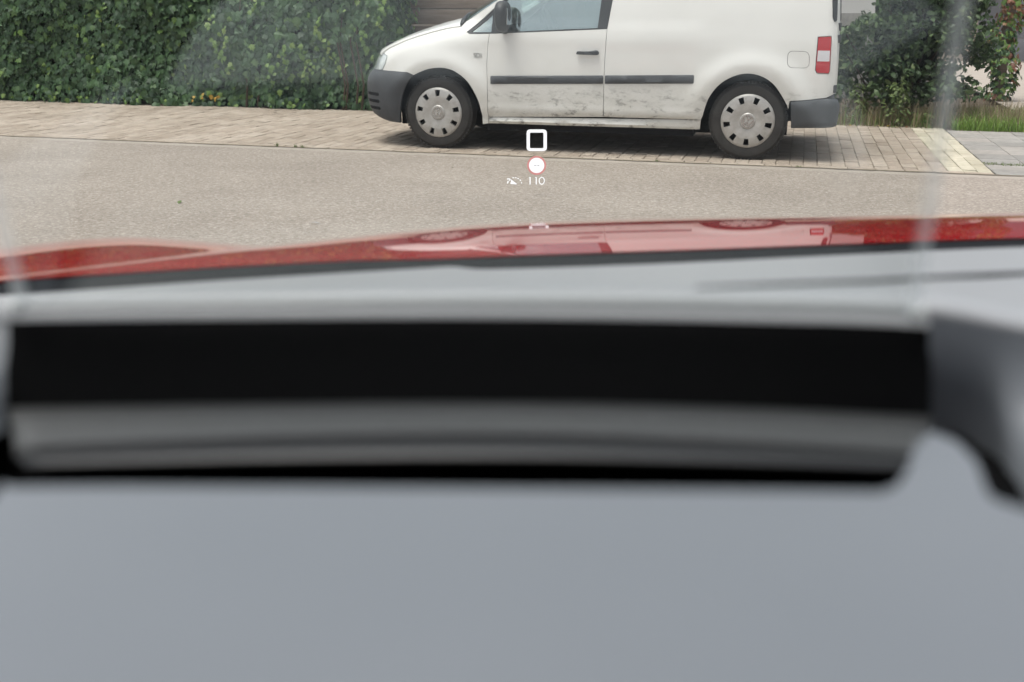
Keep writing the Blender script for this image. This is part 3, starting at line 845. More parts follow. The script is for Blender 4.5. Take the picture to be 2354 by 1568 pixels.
order = sorted(range(len(cand)), key=lambda i: -cand[i][3]/kn(cand[i][0], cand[i][1]).length + (10 if not (-20 < proj(kn(*cand[i][:3]))[0] < 930 and 0 < proj(kn(*cand[i][:3]))[1] < 270) or cand[i][1] > face_n(cand[i][0], cand[i][2]) + .03 else 0))
single = set(order[:300])
for i, (k, n, z, size, young, nr) in enumerate(cand):
    M = leaf_mx(kn(k, n, z), nr, size)
    if i in single:
        o = bpy.data.objects.new('ivy_leaf', me_l[1 if young else 0]); COL.objects.link(o); o.parent = hedge; o.matrix_local = Hi @ M
    else: (L2 if young else L1).add(LEAF, 0, Hi @ M)
for sx, sy in ((755, 320), (795, 350), (815, 352), (720, 365), (800, 346), (830, 345)):
    q = gnd(sx*W_/3840*1.0, 245); k = to_kn(q)[0]; zz = (420 - sy)/400*.35 + .05
    for _ in range(2): L3.add(LEAF, 0, Hi @ leaf_mx(kn(k + random.gauss(0, .012), face_n(k, zz) - .06, zz + random.gauss(0, .015)), -N, .045))
tag(L1.build('foliage', M_IVY, hedge), kind='stuff'); tag(L2.build('young_shoots', M_IVYY, hedge), kind='stuff'); L3.build('yellow_leaves', M_YFLW, hedge)
for _ in range(7):
    k = random.uniform(.5, H1 - .2); mb = MB().add(tube([kn(k, HN + .16, -.02), kn(k + .05, HN + .15, .3), kn(k - .03, HN + .16, .8), kn(k + .06, HN + .17, 1.5)], lambda t: .016*(1 - .6*t), 5), 0, Hi); mb.build('stem', M_BARK, hedge)

# --- wooden fence behind the van
fk0, fk1 = H1 - .5, to_kn(gnd(1880, 285))[0]
FN = HN + .95
fence = empty('wooden_fence', kn(fk0, FN), YAW); tag(fence, 'weathered brown board fence seen over the van bonnet', 'fence')
for r in range(10):
    k = 0.0
    z0 = .04 + r*.192
    box('board', 0, 3.0, -.011, .011, z0, z0 + .182, M_WOOD, fence, .004)
    box('board', 3.006, fk1 - fk0, -.011, .011, z0, z0 + .182, M_WOOD, fence, .004)
for x in (0, 1.5, 3.0, 4.5): box('post', x - .04, x + .04, .012, .09, -.05, 2.0, M_WOOD, fence, .005)

# --- shrub bed right of the van
def blade(h, w, lean):
    v = [(-w, 0, 0), (w, 0, 0), (w*.7, lean*.35, h*.55), (-w*.7, lean*.35, h*.55), (0, lean, h)]
    return v, [(0, 1, 2, 3), (3, 2, 4)]
def tuft_mb(pts, hmin, hmax, w=.004, lean=.5):
    mb = MB()
    for p in pts:
        h = random.uniform(hmin, hmax)
        mb.add(blade(h, random.uniform(.6, 1.3)*w, random.uniform(.1, lean)*h), 0, Matrix.Translation(p) @ Matrix.Rotation(random.uniform(0, 6.28), 4, 'Z'))
    return mb
sk0, _ = to_kn(gnd(1900, 290)); sk1, _ = to_kn(gnd(2215, 297))
sbase = kn((sk0 + sk1)/2 + .06, BAY_D + .72)
shrub = empty('shrub', sbase); tag(shrub, 'large dense dark green shrub behind the van tail', 'shrub')
Si = Matrix.Translation(sbase).inverted()
cr = MB(); br = 0
clumps = []
random.seed(31)
for ix in range(9):
    for iz in range(9):
        x = -.92 + 1.62*ix/8 + random.gauss(0, .06); z = .40 + 1.75*iz/8 + random.gauss(0, .06)
        edge_ = (x/1.0)**2; y = -.42*math.sqrt(max(.05, 1 - edge_)) + random.gauss(0, .07)
        clumps.append((Vector((x, y, z)), random.uniform(.15, .25)))
for i in range(30):
    clumps.append((Vector((random.uniform(-.8, .6), random.uniform(-.1, .5), random.uniform(.5, 2.3))), random.uniform(.18, .3)))
for c, rad in clumps:
    cn = 150
    for _ in range(cn):
        d = Vector((random.gauss(0, 1), random.gauss(0, 1), random.gauss(0, 1))).normalized()*rad*random.random()**.4
        d.z *= .7
        p = sbase + Matrix.Rotation(YAW, 3, 'Z') @ (c + d)
        if p.z > 1.0 and (Vector((p.x, p.y, 0)) - sbase).dot(K) < -.60 + (p.z - 1.0)*1.0: continue
        cr.add(OVAL, 0, Si @ leaf_mx(p, d + Vector((0, 0, .1)), random.uniform(.05, .105), spin=1.2))
tag(cr.build('foliage', M_SHRUB, shrub), kind='stuff')
for i in range(9):
    a = random.uniform(0, 6.28); top = clumps[i*8 + 2][0]
    mb = MB().add(tube([(random.gauss(0, .1), random.gauss(0, .1), -.02), top*.4 + Vector((0, 0, .1)), Vector((top.x*.8, top.y*.8, top.z)), top + Vector((0, 0, .15))], lambda t: .022*(1 - .75*t), 6)); mb.build('stem', M_BARK, shrub)
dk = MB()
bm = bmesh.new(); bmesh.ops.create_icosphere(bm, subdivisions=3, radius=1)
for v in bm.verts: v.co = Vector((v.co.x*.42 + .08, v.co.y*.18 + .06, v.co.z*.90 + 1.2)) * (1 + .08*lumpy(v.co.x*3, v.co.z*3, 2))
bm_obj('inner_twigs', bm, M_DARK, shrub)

random.seed(12)
# weeds and dry grass along the edge of the bed
def scatter(n, k0, k1, n0, n1):
    return [kn(random.uniform(k0, k1), random.uniform(n0, n1), -.03) for _ in range(n)]
bed_n = BAY_D + .0
bw = sheet('planting_bed', sk0 - 2.2, K_END + .1, BAY_D + .02, BAY_D + 3, -.004, M_SOIL)
def rel_build(mb, name, m, base, label, cat, kind=None, parent=None):
    o = mb.build(name, m, parent); 
    return tag(o, label, cat, kind=kind)
dry = tuft_mb([p for p in scatter(3800, sk0 - .1, sk1 + .7, bed_n + .03, bed_n + 1.1)], .08, .34, .004, .7)
rel_build(dry, 'dry_grass', M_DRY, None, 'straw coloured dry grass at the foot of the shrub', 'grass', 'stuff')
dkx = tuft_mb([p for p in scatter(1000, sk0 - .1, sk1 + .5, bed_n + .04, bed_n + .7)], .06, .26, .004, .8)
rel_build(dkx, 'bed_grass', M_GRASS, None, 'thin green grass between the dry stalks under the shrub', 'grass', 'stuff')
def weed(k, n, h, spread, m, label, cnt=160, name='weed'):
    b = kn(k, n, 0); e = empty(name, b); tag(e, label, 'weed', 'weeds along the planting bed')
    mb = MB()
    for _ in range(cnt):
        z = random.random()**.8*h; r = spread*(1 - .5*z/h)*math.sqrt(random.random()); a = random.uniform(0, 6.28)
        mb.add(OVAL, 0, leaf_mx(Vector((r*math.cos(a), r*math.sin(a), z)), (math.cos(a)*.6, math.sin(a)*.6, .5), random.uniform(.03, .075), spin=1.2))
    tag(mb.build('leaves', m, e), kind='stuff')
    for i in range(5):
        a = random.uniform(0, 6.28); MB().add(tube([(0, 0, -.02), (spread*.3*math.cos(a), spread*.3*math.sin(a), h*.5), (spread*.6*math.cos(a), spread*.6*math.sin(a), h*.95)], .004, 4)).build('stalk', M_WEED, e)
wk = to_kn(gnd(2055, 288))[0]
weed(wk, bed_n + .16, .46, .22, M_WEED, 'tall leafy green weed bush at the bed edge beside the van bumper', 330)
weed(to_kn(gnd(1965, 287))[0], bed_n + .30, .42, .2, M_WEED, 'yellowish weeds just behind the van rear bumper', 260)
weed(to_kn(gnd(2130, 290))[0], bed_n + .13, .14, .10, M_WEED, 'small low weed at the brick edge under the shrub', 90)
weed(to_kn(gnd(2000, 287))[0], bed_n + .45, .5, .24, M_WEED, 'leafy weed clump rising against the dark shrub', 240)
# fallen leaves on the edge of the bricks
for i in range(16):
    k = random.uniform(sk0 + .1, K_END - .2); n = bed_n + random.uniform(-.10, .03)
    fm, fl_ = random.choice([(M_IVYR, 'small reddish brown'), (M_DRY, 'small straw coloured'), (M_YFLW, 'small yellow')])
    o = MB().add(OVAL, 0, Matrix.Translation(kn(k, n, .012)) @ Matrix.Rotation(random.uniform(0, 6), 4, 'Z') @ Matrix.Rotation(random.gauss(0, .3), 4, 'X') @ Matrix.Scale(random.uniform(.03, .055), 4)).build('fallen_leaf', fm)
    tag(o, fl_ + ' fallen leaf on the brick edge below the shrub', 'leaf', 'fallen leaves by the planting bed')
# --- grass verge at right
gk0 = to_kn(gnd(2220, 296))[0]
ver = tuft_mb([kn(random.uniform(gk0 - .15, gk0 + 1.9), PATH_D + .02 + random.uniform(0, 1.5)**1.1, -.01) for _ in range(9000)], .05, .17, .0045, .7)
rel_build(ver, 'grass_verge', M_GRASS, None, 'bright green grass verge beside the ivy post', 'grass', 'stuff')
sheet('verge_soil', K_END - .1, K_END + 6, PATH_D, PATH_D + 1.9, -.004, M_SOIL)
# --- ivy covered post
pb = gnd(2292, 232); pk, pn = to_kn(pb)
post = empty('ivy_post', pb); tag(post, 'slim post overgrown with ivy and reddish leaves by the grass verge', 'post')
Pi = Matrix.Translation(pb).inverted()
box('post', -.05, .05, -.05, .05, -.05, 2.1, M_WOOD, post, .006)
a1, a2 = MB(), MB()
pl = []
for i in range(900):
    z = random.uniform(.02, 2.1); a = random.uniform(0, 6.28); rr = .145 + .05*math.sin(z*7 + a) + random.gauss(0, .02)
    pl.append((Vector((rr*math.cos(a)*1.15, rr*math.sin(a), z)), a, random.uniform(.05, .10)))
for i, (p, a, sz) in enumerate(pl):
    M = leaf_mx(p, (math.cos(a), math.sin(a), .1), sz)
    r = random.random()
    red = r < (.10 + .45*max(0, min(1, (p.z - .75)/.3)) + (.35 if .42 < p.z < .6 else 0))
    yg = not red and r > .55
    if i < 120 and p.y < 0:
        me = bpy.data.meshes.get('post_leaf_%d' % (0 if red else 1 if yg else 2))
        if not me:
            me = bpy.data.meshes.new('post_leaf_%d' % (0 if red else 1 if yg else 2)); me.from_pydata(LEAF[0], [], LEAF[1]); me.materials.append(M_IVYR if red else M_IVYY if yg else M_IVY)
        o = bpy.data.objects.new('ivy_leaf', me); COL.objects.link(o); o.parent = post; o.matrix_local = M
    else: (a2 if red else a1).add(LEAF, 1 if yg else 0, M)
tag(a1.build('foliage', [M_IVY, M_IVYY], post), kind='stuff'); tag(a2.build('reddish_foliage', M_IVYR, post), kind='stuff')
# --- grey garage at the right edge, with its paved forecourt
gp = gnd(2330, 143); gk, gn = to_kn(gp)
M_RENDER = mat('grey_cladding', (.12, .125, .14), .6, .4, build=_plastic((.11, .115, .13), (.135, .14, .155)))
gar = empty('garage', kn(gk - .05, gn), YAW); tag(gar, 'dark grey garage door and wall at the far right edge', 'garage')
for r in range(5): box('door_panel', 0, 2.6, 0, .04, .03 + r*.5, .03 + r*.5 + .492, M_RENDER, gar, .006)
box('plinth', -.02, 6, -.03, .06, -.05, .025, M_SLAB, gar)
box('side_wall', -.25, -.004, 0, 4, -.05, 2.8, mat('grey_render', (.13, .132, .14), .9, .2), gar)
box('wall_above', 0, 2.6, .05, .3, 2.54, 2.9, M_RENDER, gar)
sheet('forecourt', gk - 2.2, gk + 8, PATH_D + 1.905, gn + .05, -.002, M_STRIP)
# --- pale house wall glimpsed between van and shrub
hb = at(1945, 20, 15.0); hk, hn = to_kn(hb)
M_PALE = mat('off_white_render', (.55, .54, .52), .9, .2)
hw = empty('house', kn(hk, hn), YAW); tag(hw, 'pale rendered house wall with grey base glimpsed between van and shrub', 'house')
box('wall', -.9, 1.2, 0, .3, 1.13, 3.4, M_PALE, hw); box('plinth', -.92, 1.22, -.02, .32, -.05, 1.128, M_SLAB, hw)
# --- weeds in the road joint
for j, (px, py, h) in enumerate(((637, 337, .05), (676, 340, .035), (690, 341, .035), (1500, 382, .025), (1835, 392, .02))):
    b = gnd(px, py); k, _ = to_kn(b)
    mb = tuft_mb([kn(k + random.gauss(0, .012), random.gauss(-.006, .006), 0) for _ in range(22)], h*.5, h, .002, .8)
    lab = ['small weed tuft in the road joint, leftmost of three by the hedge', 'small weed tuft in the road joint, middle of three by the hedge', 'small weed tuft in the road joint, nearest of three to the van', 'tiny weed in the joint below the van middle', 'tiny weed in the joint right of the rear wheel'][j]
    tag(mb.build('weed_tuft', M_WEED), lab, 'weed', 'weeds in the road joint')
ms = tuft_mb([kn(K_END + random.uniform(.0, .62), .615 + random.gauss(0, .03), -.012) for _ in range(500)], .012, .028, .004, .9)
tag(ms.build('moss', M_WEED), 'strip of green moss between the footpath slabs', 'moss', kind='stuff')

for (px, py), sz, m, lab in (((413, 464), .06, M_WEED, 'single brownish green leaf lying on the asphalt at left'), ((727, 512), .05, M_CLEAR, 'small white pebble lying on the asphalt in front of the bonnet'),
                             ((1040, 385), .03, M_BARK, 'small dark twig lying on the road below the front wheel'), ((1327, 379), .03, M_BARK, 'small dark bit of twig right of the display symbol')):
    o = MB().add(OVAL, 0, Matrix.Translation(gnd(px, py, .008)) @ Matrix.Rotation(random.uniform(0, 3), 4, 'Z') @ Matrix.Rotation(.3, 4, 'X') @ Matrix.Scale(sz, 4)).build('leaf' if m is M_WEED else 'litter', m)
    tag(o, lab, 'leaf' if m is M_WEED else 'litter')
#@@PART4
# ------------------------------------------------------------------ the red car we look out of
car = empty('red_car', (.36, .9, 0)); tag(car, 'red car seen from the driver seat, its dashboard, windscreen and glossy bonnet', 'car')
CO = Vector((.36, .9, 0))
def cmesh(name, vs, fs, m, parent, smooth=True, angle=50, mi=None):
    o = mesh(name, [Vector(v) - CO for v in vs], fs, m, car if parent is None else parent, smooth, angle, mi)
    return o
def _redp(nt, b): pass
M_CAR = mat('red_car_paint', (.34, .003, .008), .55, .0, coat=1.0)
M_CAR.node_tree.nodes['Principled BSDF'].inputs['Coat IOR'].default_value = 1.9
def _dash(nt, b):
    co = geo_pos(nt); nt.links.new(ramp(nt, noise(nt, co, 3, 3), [(.3, (.128, .143, .160)), (.7, (.143, .158, .175))]), b.inputs['Base Color'])
    bump(nt, b, noise(nt, co, 900, 2), .15, .0005)
M_DASH = mat('grey_dashboard_plastic', (.14, .15, .16), .40, .6, build=_dash)
M_WELL = mat('matt_black_plastic', (.0035, .0037, .004), .9, .03)
M_LENS = mat('dark_grey_cover', (.064, .068, .070), .4, .5)
M_COWL = mat('black_cowl_plastic', (.006, .007, .009), .8, .05)
PX = list(range(-1500, 4001, 100))
PXF = list(range(-1500, 4001, 25))
# bonnet: convex profile per column, silhouette and rear edge as seen
SIL = [(-1500, 700), (-800, 640), (-350, 596), (0, 566), (150, 549), (300, 541), (440, 549), (600, 561), (700, 556), (800, 545), (940, 531), (1100, 517), (1300, 508), (1600, 501), (1900, 497), (2354, 489), (3000, 484), (4000, 500)]
REAR = [(-1500, 800), (-600, 700), (0, 650), (300, 630), (500, 618), (930, 597), (1200, 586), (1600, 573), (1900, 562), (2354, 546), (3000, 535), (4000, 555)]
def elev(px, py): d = ray(px, py); return d.z/d.y, d.x/d.y
YC = [(-1500, 1.12), (0, 1.28), (600, 1.36), (1177, 1.42), (2354, 1.48), (4000, 1.48)]
rows = []
US = [.025*i for i in range(46)] + [1.15, 1.18, 1.21, 1.24, 1.26]
for i, uu in enumerate(US):
    row = []
    for px in PXF:
        ys, yr = smooth_tab(SIL, px), smooth_tab(REAR, px)
        t, kx = elev(px, ys); tc, _ = elev(px, yr); t, tc = -t, -tc
        yc = smooth_tab(YC, px)
        a = t - .122 - .02*min(1, max(0, (900 - px)/600))
        b = (t - a)**2/(4*yc*(tc - t))
        u = uu
        z = CAM_H - tc*yc - a*u - b*u*u
        if uu > 1.1: z -= (uu - 1.1)**1.5*2.2
        p = Vector((kx*(yc + u), yc + u, z))
        if -200 < px < 1000:                            # shut line: the bonnet stands a little above the wing
            q = proj(p); d = q[1] - (616 - (q[0] - 200)*.118)
            p.z += .0035*math.tanh(d/5.0)*min(1, (1000 - px)/200, (px + 200)/200)
        row.append(p)
    rows.append(row)
v, f = loft(rows); v = list(v)
# rolled-down rear lip
n = len(PXF); o0 = len(v)
for p in rows[0]: v.append(p + Vector((0, .001, -.003)))
for p in rows[0]: v.append(p + Vector((0, .03, -.012)))
for j in range(n - 1):
    f.append((o0 + j, o0 + j + 1, j + 1, j)); f.append((o0 + n + j, o0 + n + j + 1, o0 + j + 1, o0 + j))
bon = cmesh('bonnet', v, f, M_CAR, None)
# nose and sides under the bonnet
fr = rows[-1]
sk = [[p + Vector((0, 0, -.001)) for p in fr], [p + Vector((0, .06, -.10)) for p in fr], [Vector((p.x, p.y + .05, max(.18, p.z - .5))) for p in fr]]
v, f = loft(sk); cmesh('front_end', v, f, M_CAR, None)
# cowl between bonnet and windscreen
WSB = [(-1500, 815), (-600, 728), (0, 676), (200, 662), (500, 641), (1000, 611), (1045, 609), (1100, 615), (1500, 603), (1900, 584), (2354, 564), (3000, 550), (4000, 565)]
YW = [(-1500, .66), (0, .86), (600, .95), (1177, 1.0), (2354, 1.04), (4000, 1.0)]
c0 = [at(px, smooth_tab(WSB, px) + 9, smooth_tab(YW, px) + .012) for px in PXF]
c1 = [p + Vector((0, -.0, -.03)) for p in rows[0]]
c1 = [Vector((p.x, p.y + .02, p.z - .008)) for p in rows[0]]
cm = [(a + b)/2 + Vector((0, 0, -.012)) for a, b in zip(c0, c1)]
v, f = loft([c0, cm, c1]); cmesh('wiper_cowl', v, f, M_COWL, None)
# windscreen
SLOPE = math.tan(R(29))
wb = [at(px, smooth_tab(WSB, px) + 3, smooth_tab(YW, px) + .004) for px in PX]
wrow = []
for q in (0, .08, .2, .35, .5, .65, .8, .92, 1.0):
    wrow.append([Vector((p.x*(1 - .12*q) + .04*q, p.y - (p.y + .12)*q, p.z + (p.y + .12)*q*SLOPE - .06*q*q + .04*math.sin(q*3.14))) for p in wb])
v, f = loft(wrow)
wsc = cmesh('windscreen', v, f, M_WSCR, None)
fr_ = [[p + Vector((0, 0, -.002)) for p in wrow[0]], [a + (b - a)*.30 + Vector((0, 0, -.002)) for a, b in zip(wrow[0], wrow[1])]]
for idx, nm in ((0, 'left'), (-1, 'right')):
    pts = [r[idx] for r in wrow]; pv, pf = tube(pts, .035, 8); cmesh('pillar', pv, pf, M_COWL, None)
hd_ = wrow[-1]
rf = [[p + Vector((0, .02, .02)) for p in hd_], [p + Vector((0, -.15, .05)) for p in hd_], [p + Vector((0, -1.2, .08)) for p in hd_]]
v, f = loft(rf); solidify(cmesh('roof', v, f, M_CAR, None), .03)
M_CABIN = mat('dark_cabin_trim', (.03, .031, .033), .8, .2)
for nm, bx in (('cabin_floor', (-.52, 1.24, -1.3, .62, .28, .32)), ('door_trim', (-.56, -.525, -1.3, .55, .33, .98)), ('door_trim', (1.245, 1.28, -1.3, .55, .33, .98)), ('rear_seat', (-.52, 1.24, -1.35, -1.05, .33, 1.15)),
               ('driver_seat', (-.27, .27, -.62, -.45, .45, 1.22)), ('passenger_seat', (.48, 1.02, -.62, -.45, .45, 1.22))):
    vv, ff = box_data(*bx); o = cmesh(nm, vv, ff, M_CABIN, None, False); md = o.modifiers.new('round', 'BEVEL'); md.width = .012; md.segments = 2
# dashboard: top pad behind the display recess
dash = empty('dashboard'); dash.parent = car; dash.location = Vector((.36, .5, .95)) - CO
def dmesh(name, vs, fs, m, smooth=True, angle=50, parent=None):
    return mesh(name, [Vector(v) - Vector((.36, .5, .95)) for v in vs], fs, m, parent or dash, smooth, angle)
LIP = [(-1500, 890), (-600, 785), (-100, 722), (60, 716), (600, 711), (1177, 710), (1700, 718), (2130, 733), (2354, 772), (3000, 880), (4000, 985)]
YL = [(-1500, .40), (0, .47), (1177, .485), (2130, .47), (4000, .42)]
top = []
KNEE = [(-1500, 860), (-600, 755), (-100, 694), (600, 676), (1177, 671), (1700, 677), (2130, 692), (2354, 735), (3000, 840), (4000, 950)]
for t in (0, .15, .3, .45, .6, .75, .88, 1.0):
    top.append([at(px, smooth_tab(WSB, px) + 4, smooth_tab(YW, px)).lerp(at(px, smooth_tab(KNEE, px), smooth_tab(YL, px) + .004), t) for px in PXF])
for t in (.12, .25, .4, .55, .7, .85, 1.0):
    row = []
    for px in PXF:
        a = at(px, smooth_tab(KNEE, px), smooth_tab(YL, px) + .004); b = at(px, smooth_tab(LIP, px), smooth_tab(YL, px)); p = a.lerp(b, t)
        p.z += .0008*math.sin(math.pi*t); p.y -= .002*math.sin(math.pi*t); row.append(p)
    top.append(row)
# rounded lip into the recess
lip = top[-1]
top.append([p + Vector((0, -.0012, -.0012)) for p in lip]); top.append([p + Vector((0, -.002, -.004)) for p in lip])
M_DASH_LIT = mat('grey_dashboard_plastic_lit', (.25, .262, .275), .42, .6)  # same plastic as the hood, its brighter light put into the colour
v, f = loft(top); dmesh('top_pad', v, f, M_DASH_LIT)
# seam on the right of the pad
sm = [(1600, 664), (1800, 658), (2000, 652), (2200, 640), (2354, 632), (2700, 618), (3100, 605)]
pts = []
for px, py in sm:
    best = None
    for r0, r1 in zip(top, top[1:]):
        j = (px - PXF[0])/25; i0 = int(j); fr0 = j - i0
        a = r0[i0].lerp(r0[i0 + 1], fr0); b = r1[i0].lerp(r1[i0 + 1], fr0)
        ya, yb = proj(a)[1], proj(b)[1]
        if min(ya, yb) <= py <= max(ya, yb): best = a.lerp(b, (py - ya)/(yb - ya)); break
    if best: pts.append(best + Vector((0, 0, .0006)))
if len(pts) > 1:
    pv, pf = tube(pts, lambda t: .0022*min(1, .3 + 3*t), 6); dmesh('seam', pv, pf, M_WELL)
# near hood over the instruments
RIM = [(-60, 1132), (30, 1120), (600, 1120), (1177, 1124), (1700, 1128), (2060, 1132)]
def hood_pt(px, py):
    d = ray(px, py); n = Vector((0, math.sin(R(4)), math.cos(R(4)))); p0 = Vector((0, .33, 1.030))
    t = (p0 - Vector((0, 0, CAM_H))).dot(n)/d.dot(n); return Vector((0, 0, CAM_H)) + d*t
corner = [(2060, 1118), (2085, 1085), (2105, 1030), (2140, 992), (2200, 1015), (2245, 1062), (2270, 1132), (2290, 1150), (2420, 1190), (2800, 1290)]
lcor = [(-60, 1120)]
edge_far = [(x, smooth_tab(RIM, x)) for x in range(24, 2061, 40)]
nearrow = lambda x: 2600
def fill(name, loop2d, m, fn, thick=.02, parent=None):
    P3 = [fn(x, y) for x, y in loop2d]
    pts = [Vector((p.x, p.y)) for p in P3]
    r = delaunay_2d_cdt(pts, [(i, (i + 1) % len(pts)) for i in range(len(pts))], [], 0, 1e-7)
    pl_ = [(p.x, p.y) for p in pts]
    base = P3[0]
    fs = [tuple(q) for q in r[2] if inside((sum(r[0][i].x for i in q)/3, sum(r[0][i].y for i in q)/3), pl_)]
    n0 = Vector((0, math.sin(R(4)), math.cos(R(4)))); p0 = Vector((0, .33, 1.030))
    vs = [Vector((p.x, p.y, p0.z - (p.y - p0.y)*n0.y/n0.z)) for p in r[0]]
    off = fn(1177, 1300).z - (p0.z - (fn(1177, 1300).y - p0.y)*n0.y/n0.z)
    vs = [q + Vector((0, 0, off)) for q in vs]
    o = len(vs)
    for p in P3: vs.append(p)
    for p in P3: vs.append(p + Vector((0, 0, -thick)))
    k = len(P3)
    for i in range(k): fs.append((o + i, o + (i + 1) % k, o + k + (i + 1) % k, o + k + i))
    ob = dmesh(name, vs, fs, m, False, parent=parent)
    return ob
hood_loop = edge_far + corner[:] + [(2900, 2600), (-200, 2600), (-120, 1700), (-60, 1250), (-20, 1150), (8, 1112)]
ho = fill('instrument_hood', hood_loop, M_DASH, hood_pt, .03)
md = ho.modifiers.new('round', 'BEVEL'); md.width = .013; md.segments = 5; md.limit_method = 'ANGLE'; md.angle_limit = R(60)
# outer dash right of the recess, beyond the gap
side_top = []
OB = [(2136, 912), (2200, 914), (2250, 930), (2284, 972), (2302, 1050), (2330, 1130), (2460, 1215), (2800, 1300)]
OY = [(2136, .472), (2200, .471), (2250, .469), (2284, .464), (2302, .455), (2330, .43), (2460, .355), (2800, .31)]
rws = []
for px in (2136, 2165, 2200, 2230, 2260, 2284, 2300, 2330, 2390, 2460, 2600, 2800):
    yt, yb = smooth_tab(LIP, px) - 5, lerp_tab(OB, px); r_ = []
    for k in range(9):
        t = k/8; r_.append(at(px, yt + (yb - yt)*t, .462 + (lerp_tab(OY, px) - .462)*t**2))
    r_.append(r_[-1] + Vector((0, .004, -.02))); rws.append(r_)
v, f = loft(rws); dmesh('outer_dash', v, f, M_DASH)
lo_ = [[at(30, 700, .470), at(14, 850, .467), at(16, 935, .462), at(12, 990, .445)], [at(-300, 770, .46), at(-250, 880, .42), at(-150, 960, .39), at(-100, 1060, .36)], [at(-700, 900, .45), at(-600, 1000, .40), at(-400, 1100, .36), at(-200, 1300, .29)]]
v, f = loft(lo_); dmesh('outer_dash', v, f, M_DASH)
# head-up display unit
hud = empty('head_up_display'); hud.parent = car; HO = Vector((0, .42, .98)); hud.location = HO - CO
def hmesh(name, vs, fs, m, smooth=True, angle=50, mi=None): return mesh(name, [Vector(v) - HO for v in vs], fs, m, hud, smooth, angle, mi)
xs = list(range(20, 2141, 53))
w_t = [lip_p + Vector((0, -.0015, -.004)) for lip_p in [at(px, smooth_tab(LIP, px), smooth_tab(YL, px)) for px in xs]]
WB_ = [(20, 946), (600, 937), (1177, 934), (1700, 945), (2140, 965)]
w_b = [at(px, smooth_tab(WB_, px), .455) for px in xs]
S1 = [(20, 1030), (600, 1006), (1177, 998), (1700, 1016), (2140, 1042)]
S2 = [(20, 1075), (600, 1062), (1177, 1058), (1700, 1068), (2140, 1082)]
inx = lambda px: 1177 + (px - 1177)*.985
s1 = [at(inx(px), smooth_tab(S1, px), .405) for px in xs]; s1b = [p + Vector((0, -.002, -.004)) for p in s1]
s2 = [at(1177 + (px - 1177)*.965, smooth_tab(S2, px), .378) for px in xs]
v, f = loft([w_t, [a.lerp(b, .5) for a, b in zip(w_t, w_b)], w_b]); hmesh('recess_wall', v, f, M_WELL)
v, f = loft([[p + Vector((0, -.001, .0002)) for p in w_b], [a.lerp(b, .5) + Vector((0, 0, .0012)) for a, b in zip(w_b, s1)], s1, [p + Vector((0, -.001, -.004)) for p in s1]]); solidify(hmesh('lens_cover', v, f, M_LENS), .002)
s1c = [p + Vector((0, -.0035, -.0035)) for p in s1]
v, f = loft([s1c, [a.lerp(b, .5) + Vector((0, 0, .001)) for a, b in zip(s1c, s2)], s2]); solidify(hmesh('flap', v, f, mat('dark_flap', (.022, .024, .026), .45, .4)), .002)
fl = [at(-120, 745, .52) + Vector((0, 0, -.06)), at(2700, 745, .52) + Vector((0, 0, -.06))]
v, f = box_data(-.55, .75, .10, .535, .965, .975); hmesh('recess_floor', v, f, M_WELL, False)
v, f = box_data(-.55, .75, .515, .535, .976, 1.015); hmesh('recess_back', v, f, M_WELL, False)
# combiner pane standing in the recess
bl, br_ = at(36, 705, .462), at(2112, 722, .462)
hgt = .24
lean = -.100
def pane(p, z, th): return p
cols = 18
front, back = [], []
for r in range(9):
    q = r/8
    row = []
    for c in range(cols + 1):
        t = (0, .016, *[.016 + .968*i/16 for i in range(1, 17)], 1.0)[c]*2 - 1
        p = bl.lerp(br_, (t + 1)/2)
        bulge = .012*(1 - t*t)
        cx_ = (bl.x + br_.x)/2 + (p.x - (bl.x + br_.x)/2)*(1 - .175*q)
        row.append(Vector((cx_, p.y + bulge + lean*q - .010*q*(1 - q), p.z + hgt*q)))
    front.append(row)
v, f = loft(front)
n1 = len(v); mi = [1 if (q % cols) in (0, cols - 1) else 0 for q in range(len(f))]
vb = [p + Vector((0, .003, .0005)) for p in v]; fb = [tuple(i + n1 for i in q[::-1]) for q in f]
v2 = v + vb; f2 = f + fb; mi += [0]*len(fb)
nc = cols + 1
bd = [(r*nc, (r + 1)*nc) for r in range(8)] + [(r*nc + cols, (r + 1)*nc + cols) for r in range(8)] + [(8*nc + c, 8*nc + c + 1) for c in range(cols)] + [(c, c + 1) for c in range(cols)]
for a, b in bd: f2.append((a, b, b + n1, a + n1)); mi.append(1)
def _edge(nt, b):
    t = nt.nodes.new('ShaderNodeBsdfTransparent'); mx = nt.nodes.new('ShaderNodeMixShader'); mx.inputs[0].default_value = .66
    tl = nt.nodes.new('ShaderNodeBsdfTranslucent'); tl.inputs[0].default_value = (.7, .74, .74, 1); m2 = nt.nodes.new('ShaderNodeMixShader'); m2.inputs[0].default_value = .6
    nt.links.new(b.outputs[0], m2.inputs[1]); nt.links.new(tl.outputs[0], m2.inputs[2]); nt.links.new(m2.outputs[0], mx.inputs[1]); nt.links.new(t.outputs[0], mx.inputs[2])
    nt.links.new(mx.outputs[0], nt.nodes['Material Output'].inputs[0])
M_EDGE = mat('ground_glass_edge', (.6, .64, .64), .5, .5, build=_edge)
hmesh('combiner_glass', v2, f2, [M_COMB, M_EDGE], True, 30, mi)
M_CLIP = mat('pane_clip', (.45, .48, .48), .5, .4)
for p in (bl, br_):
    v, f = box_data(-.004, .004, -.002, .003, -.004, .003); o = hmesh('pane_clip', [Vector(q) + p for q in v], f, M_CLIP, False)
    md = o.modifiers.new('round', 'BEVEL'); md.width = .0015; md.segments = 2
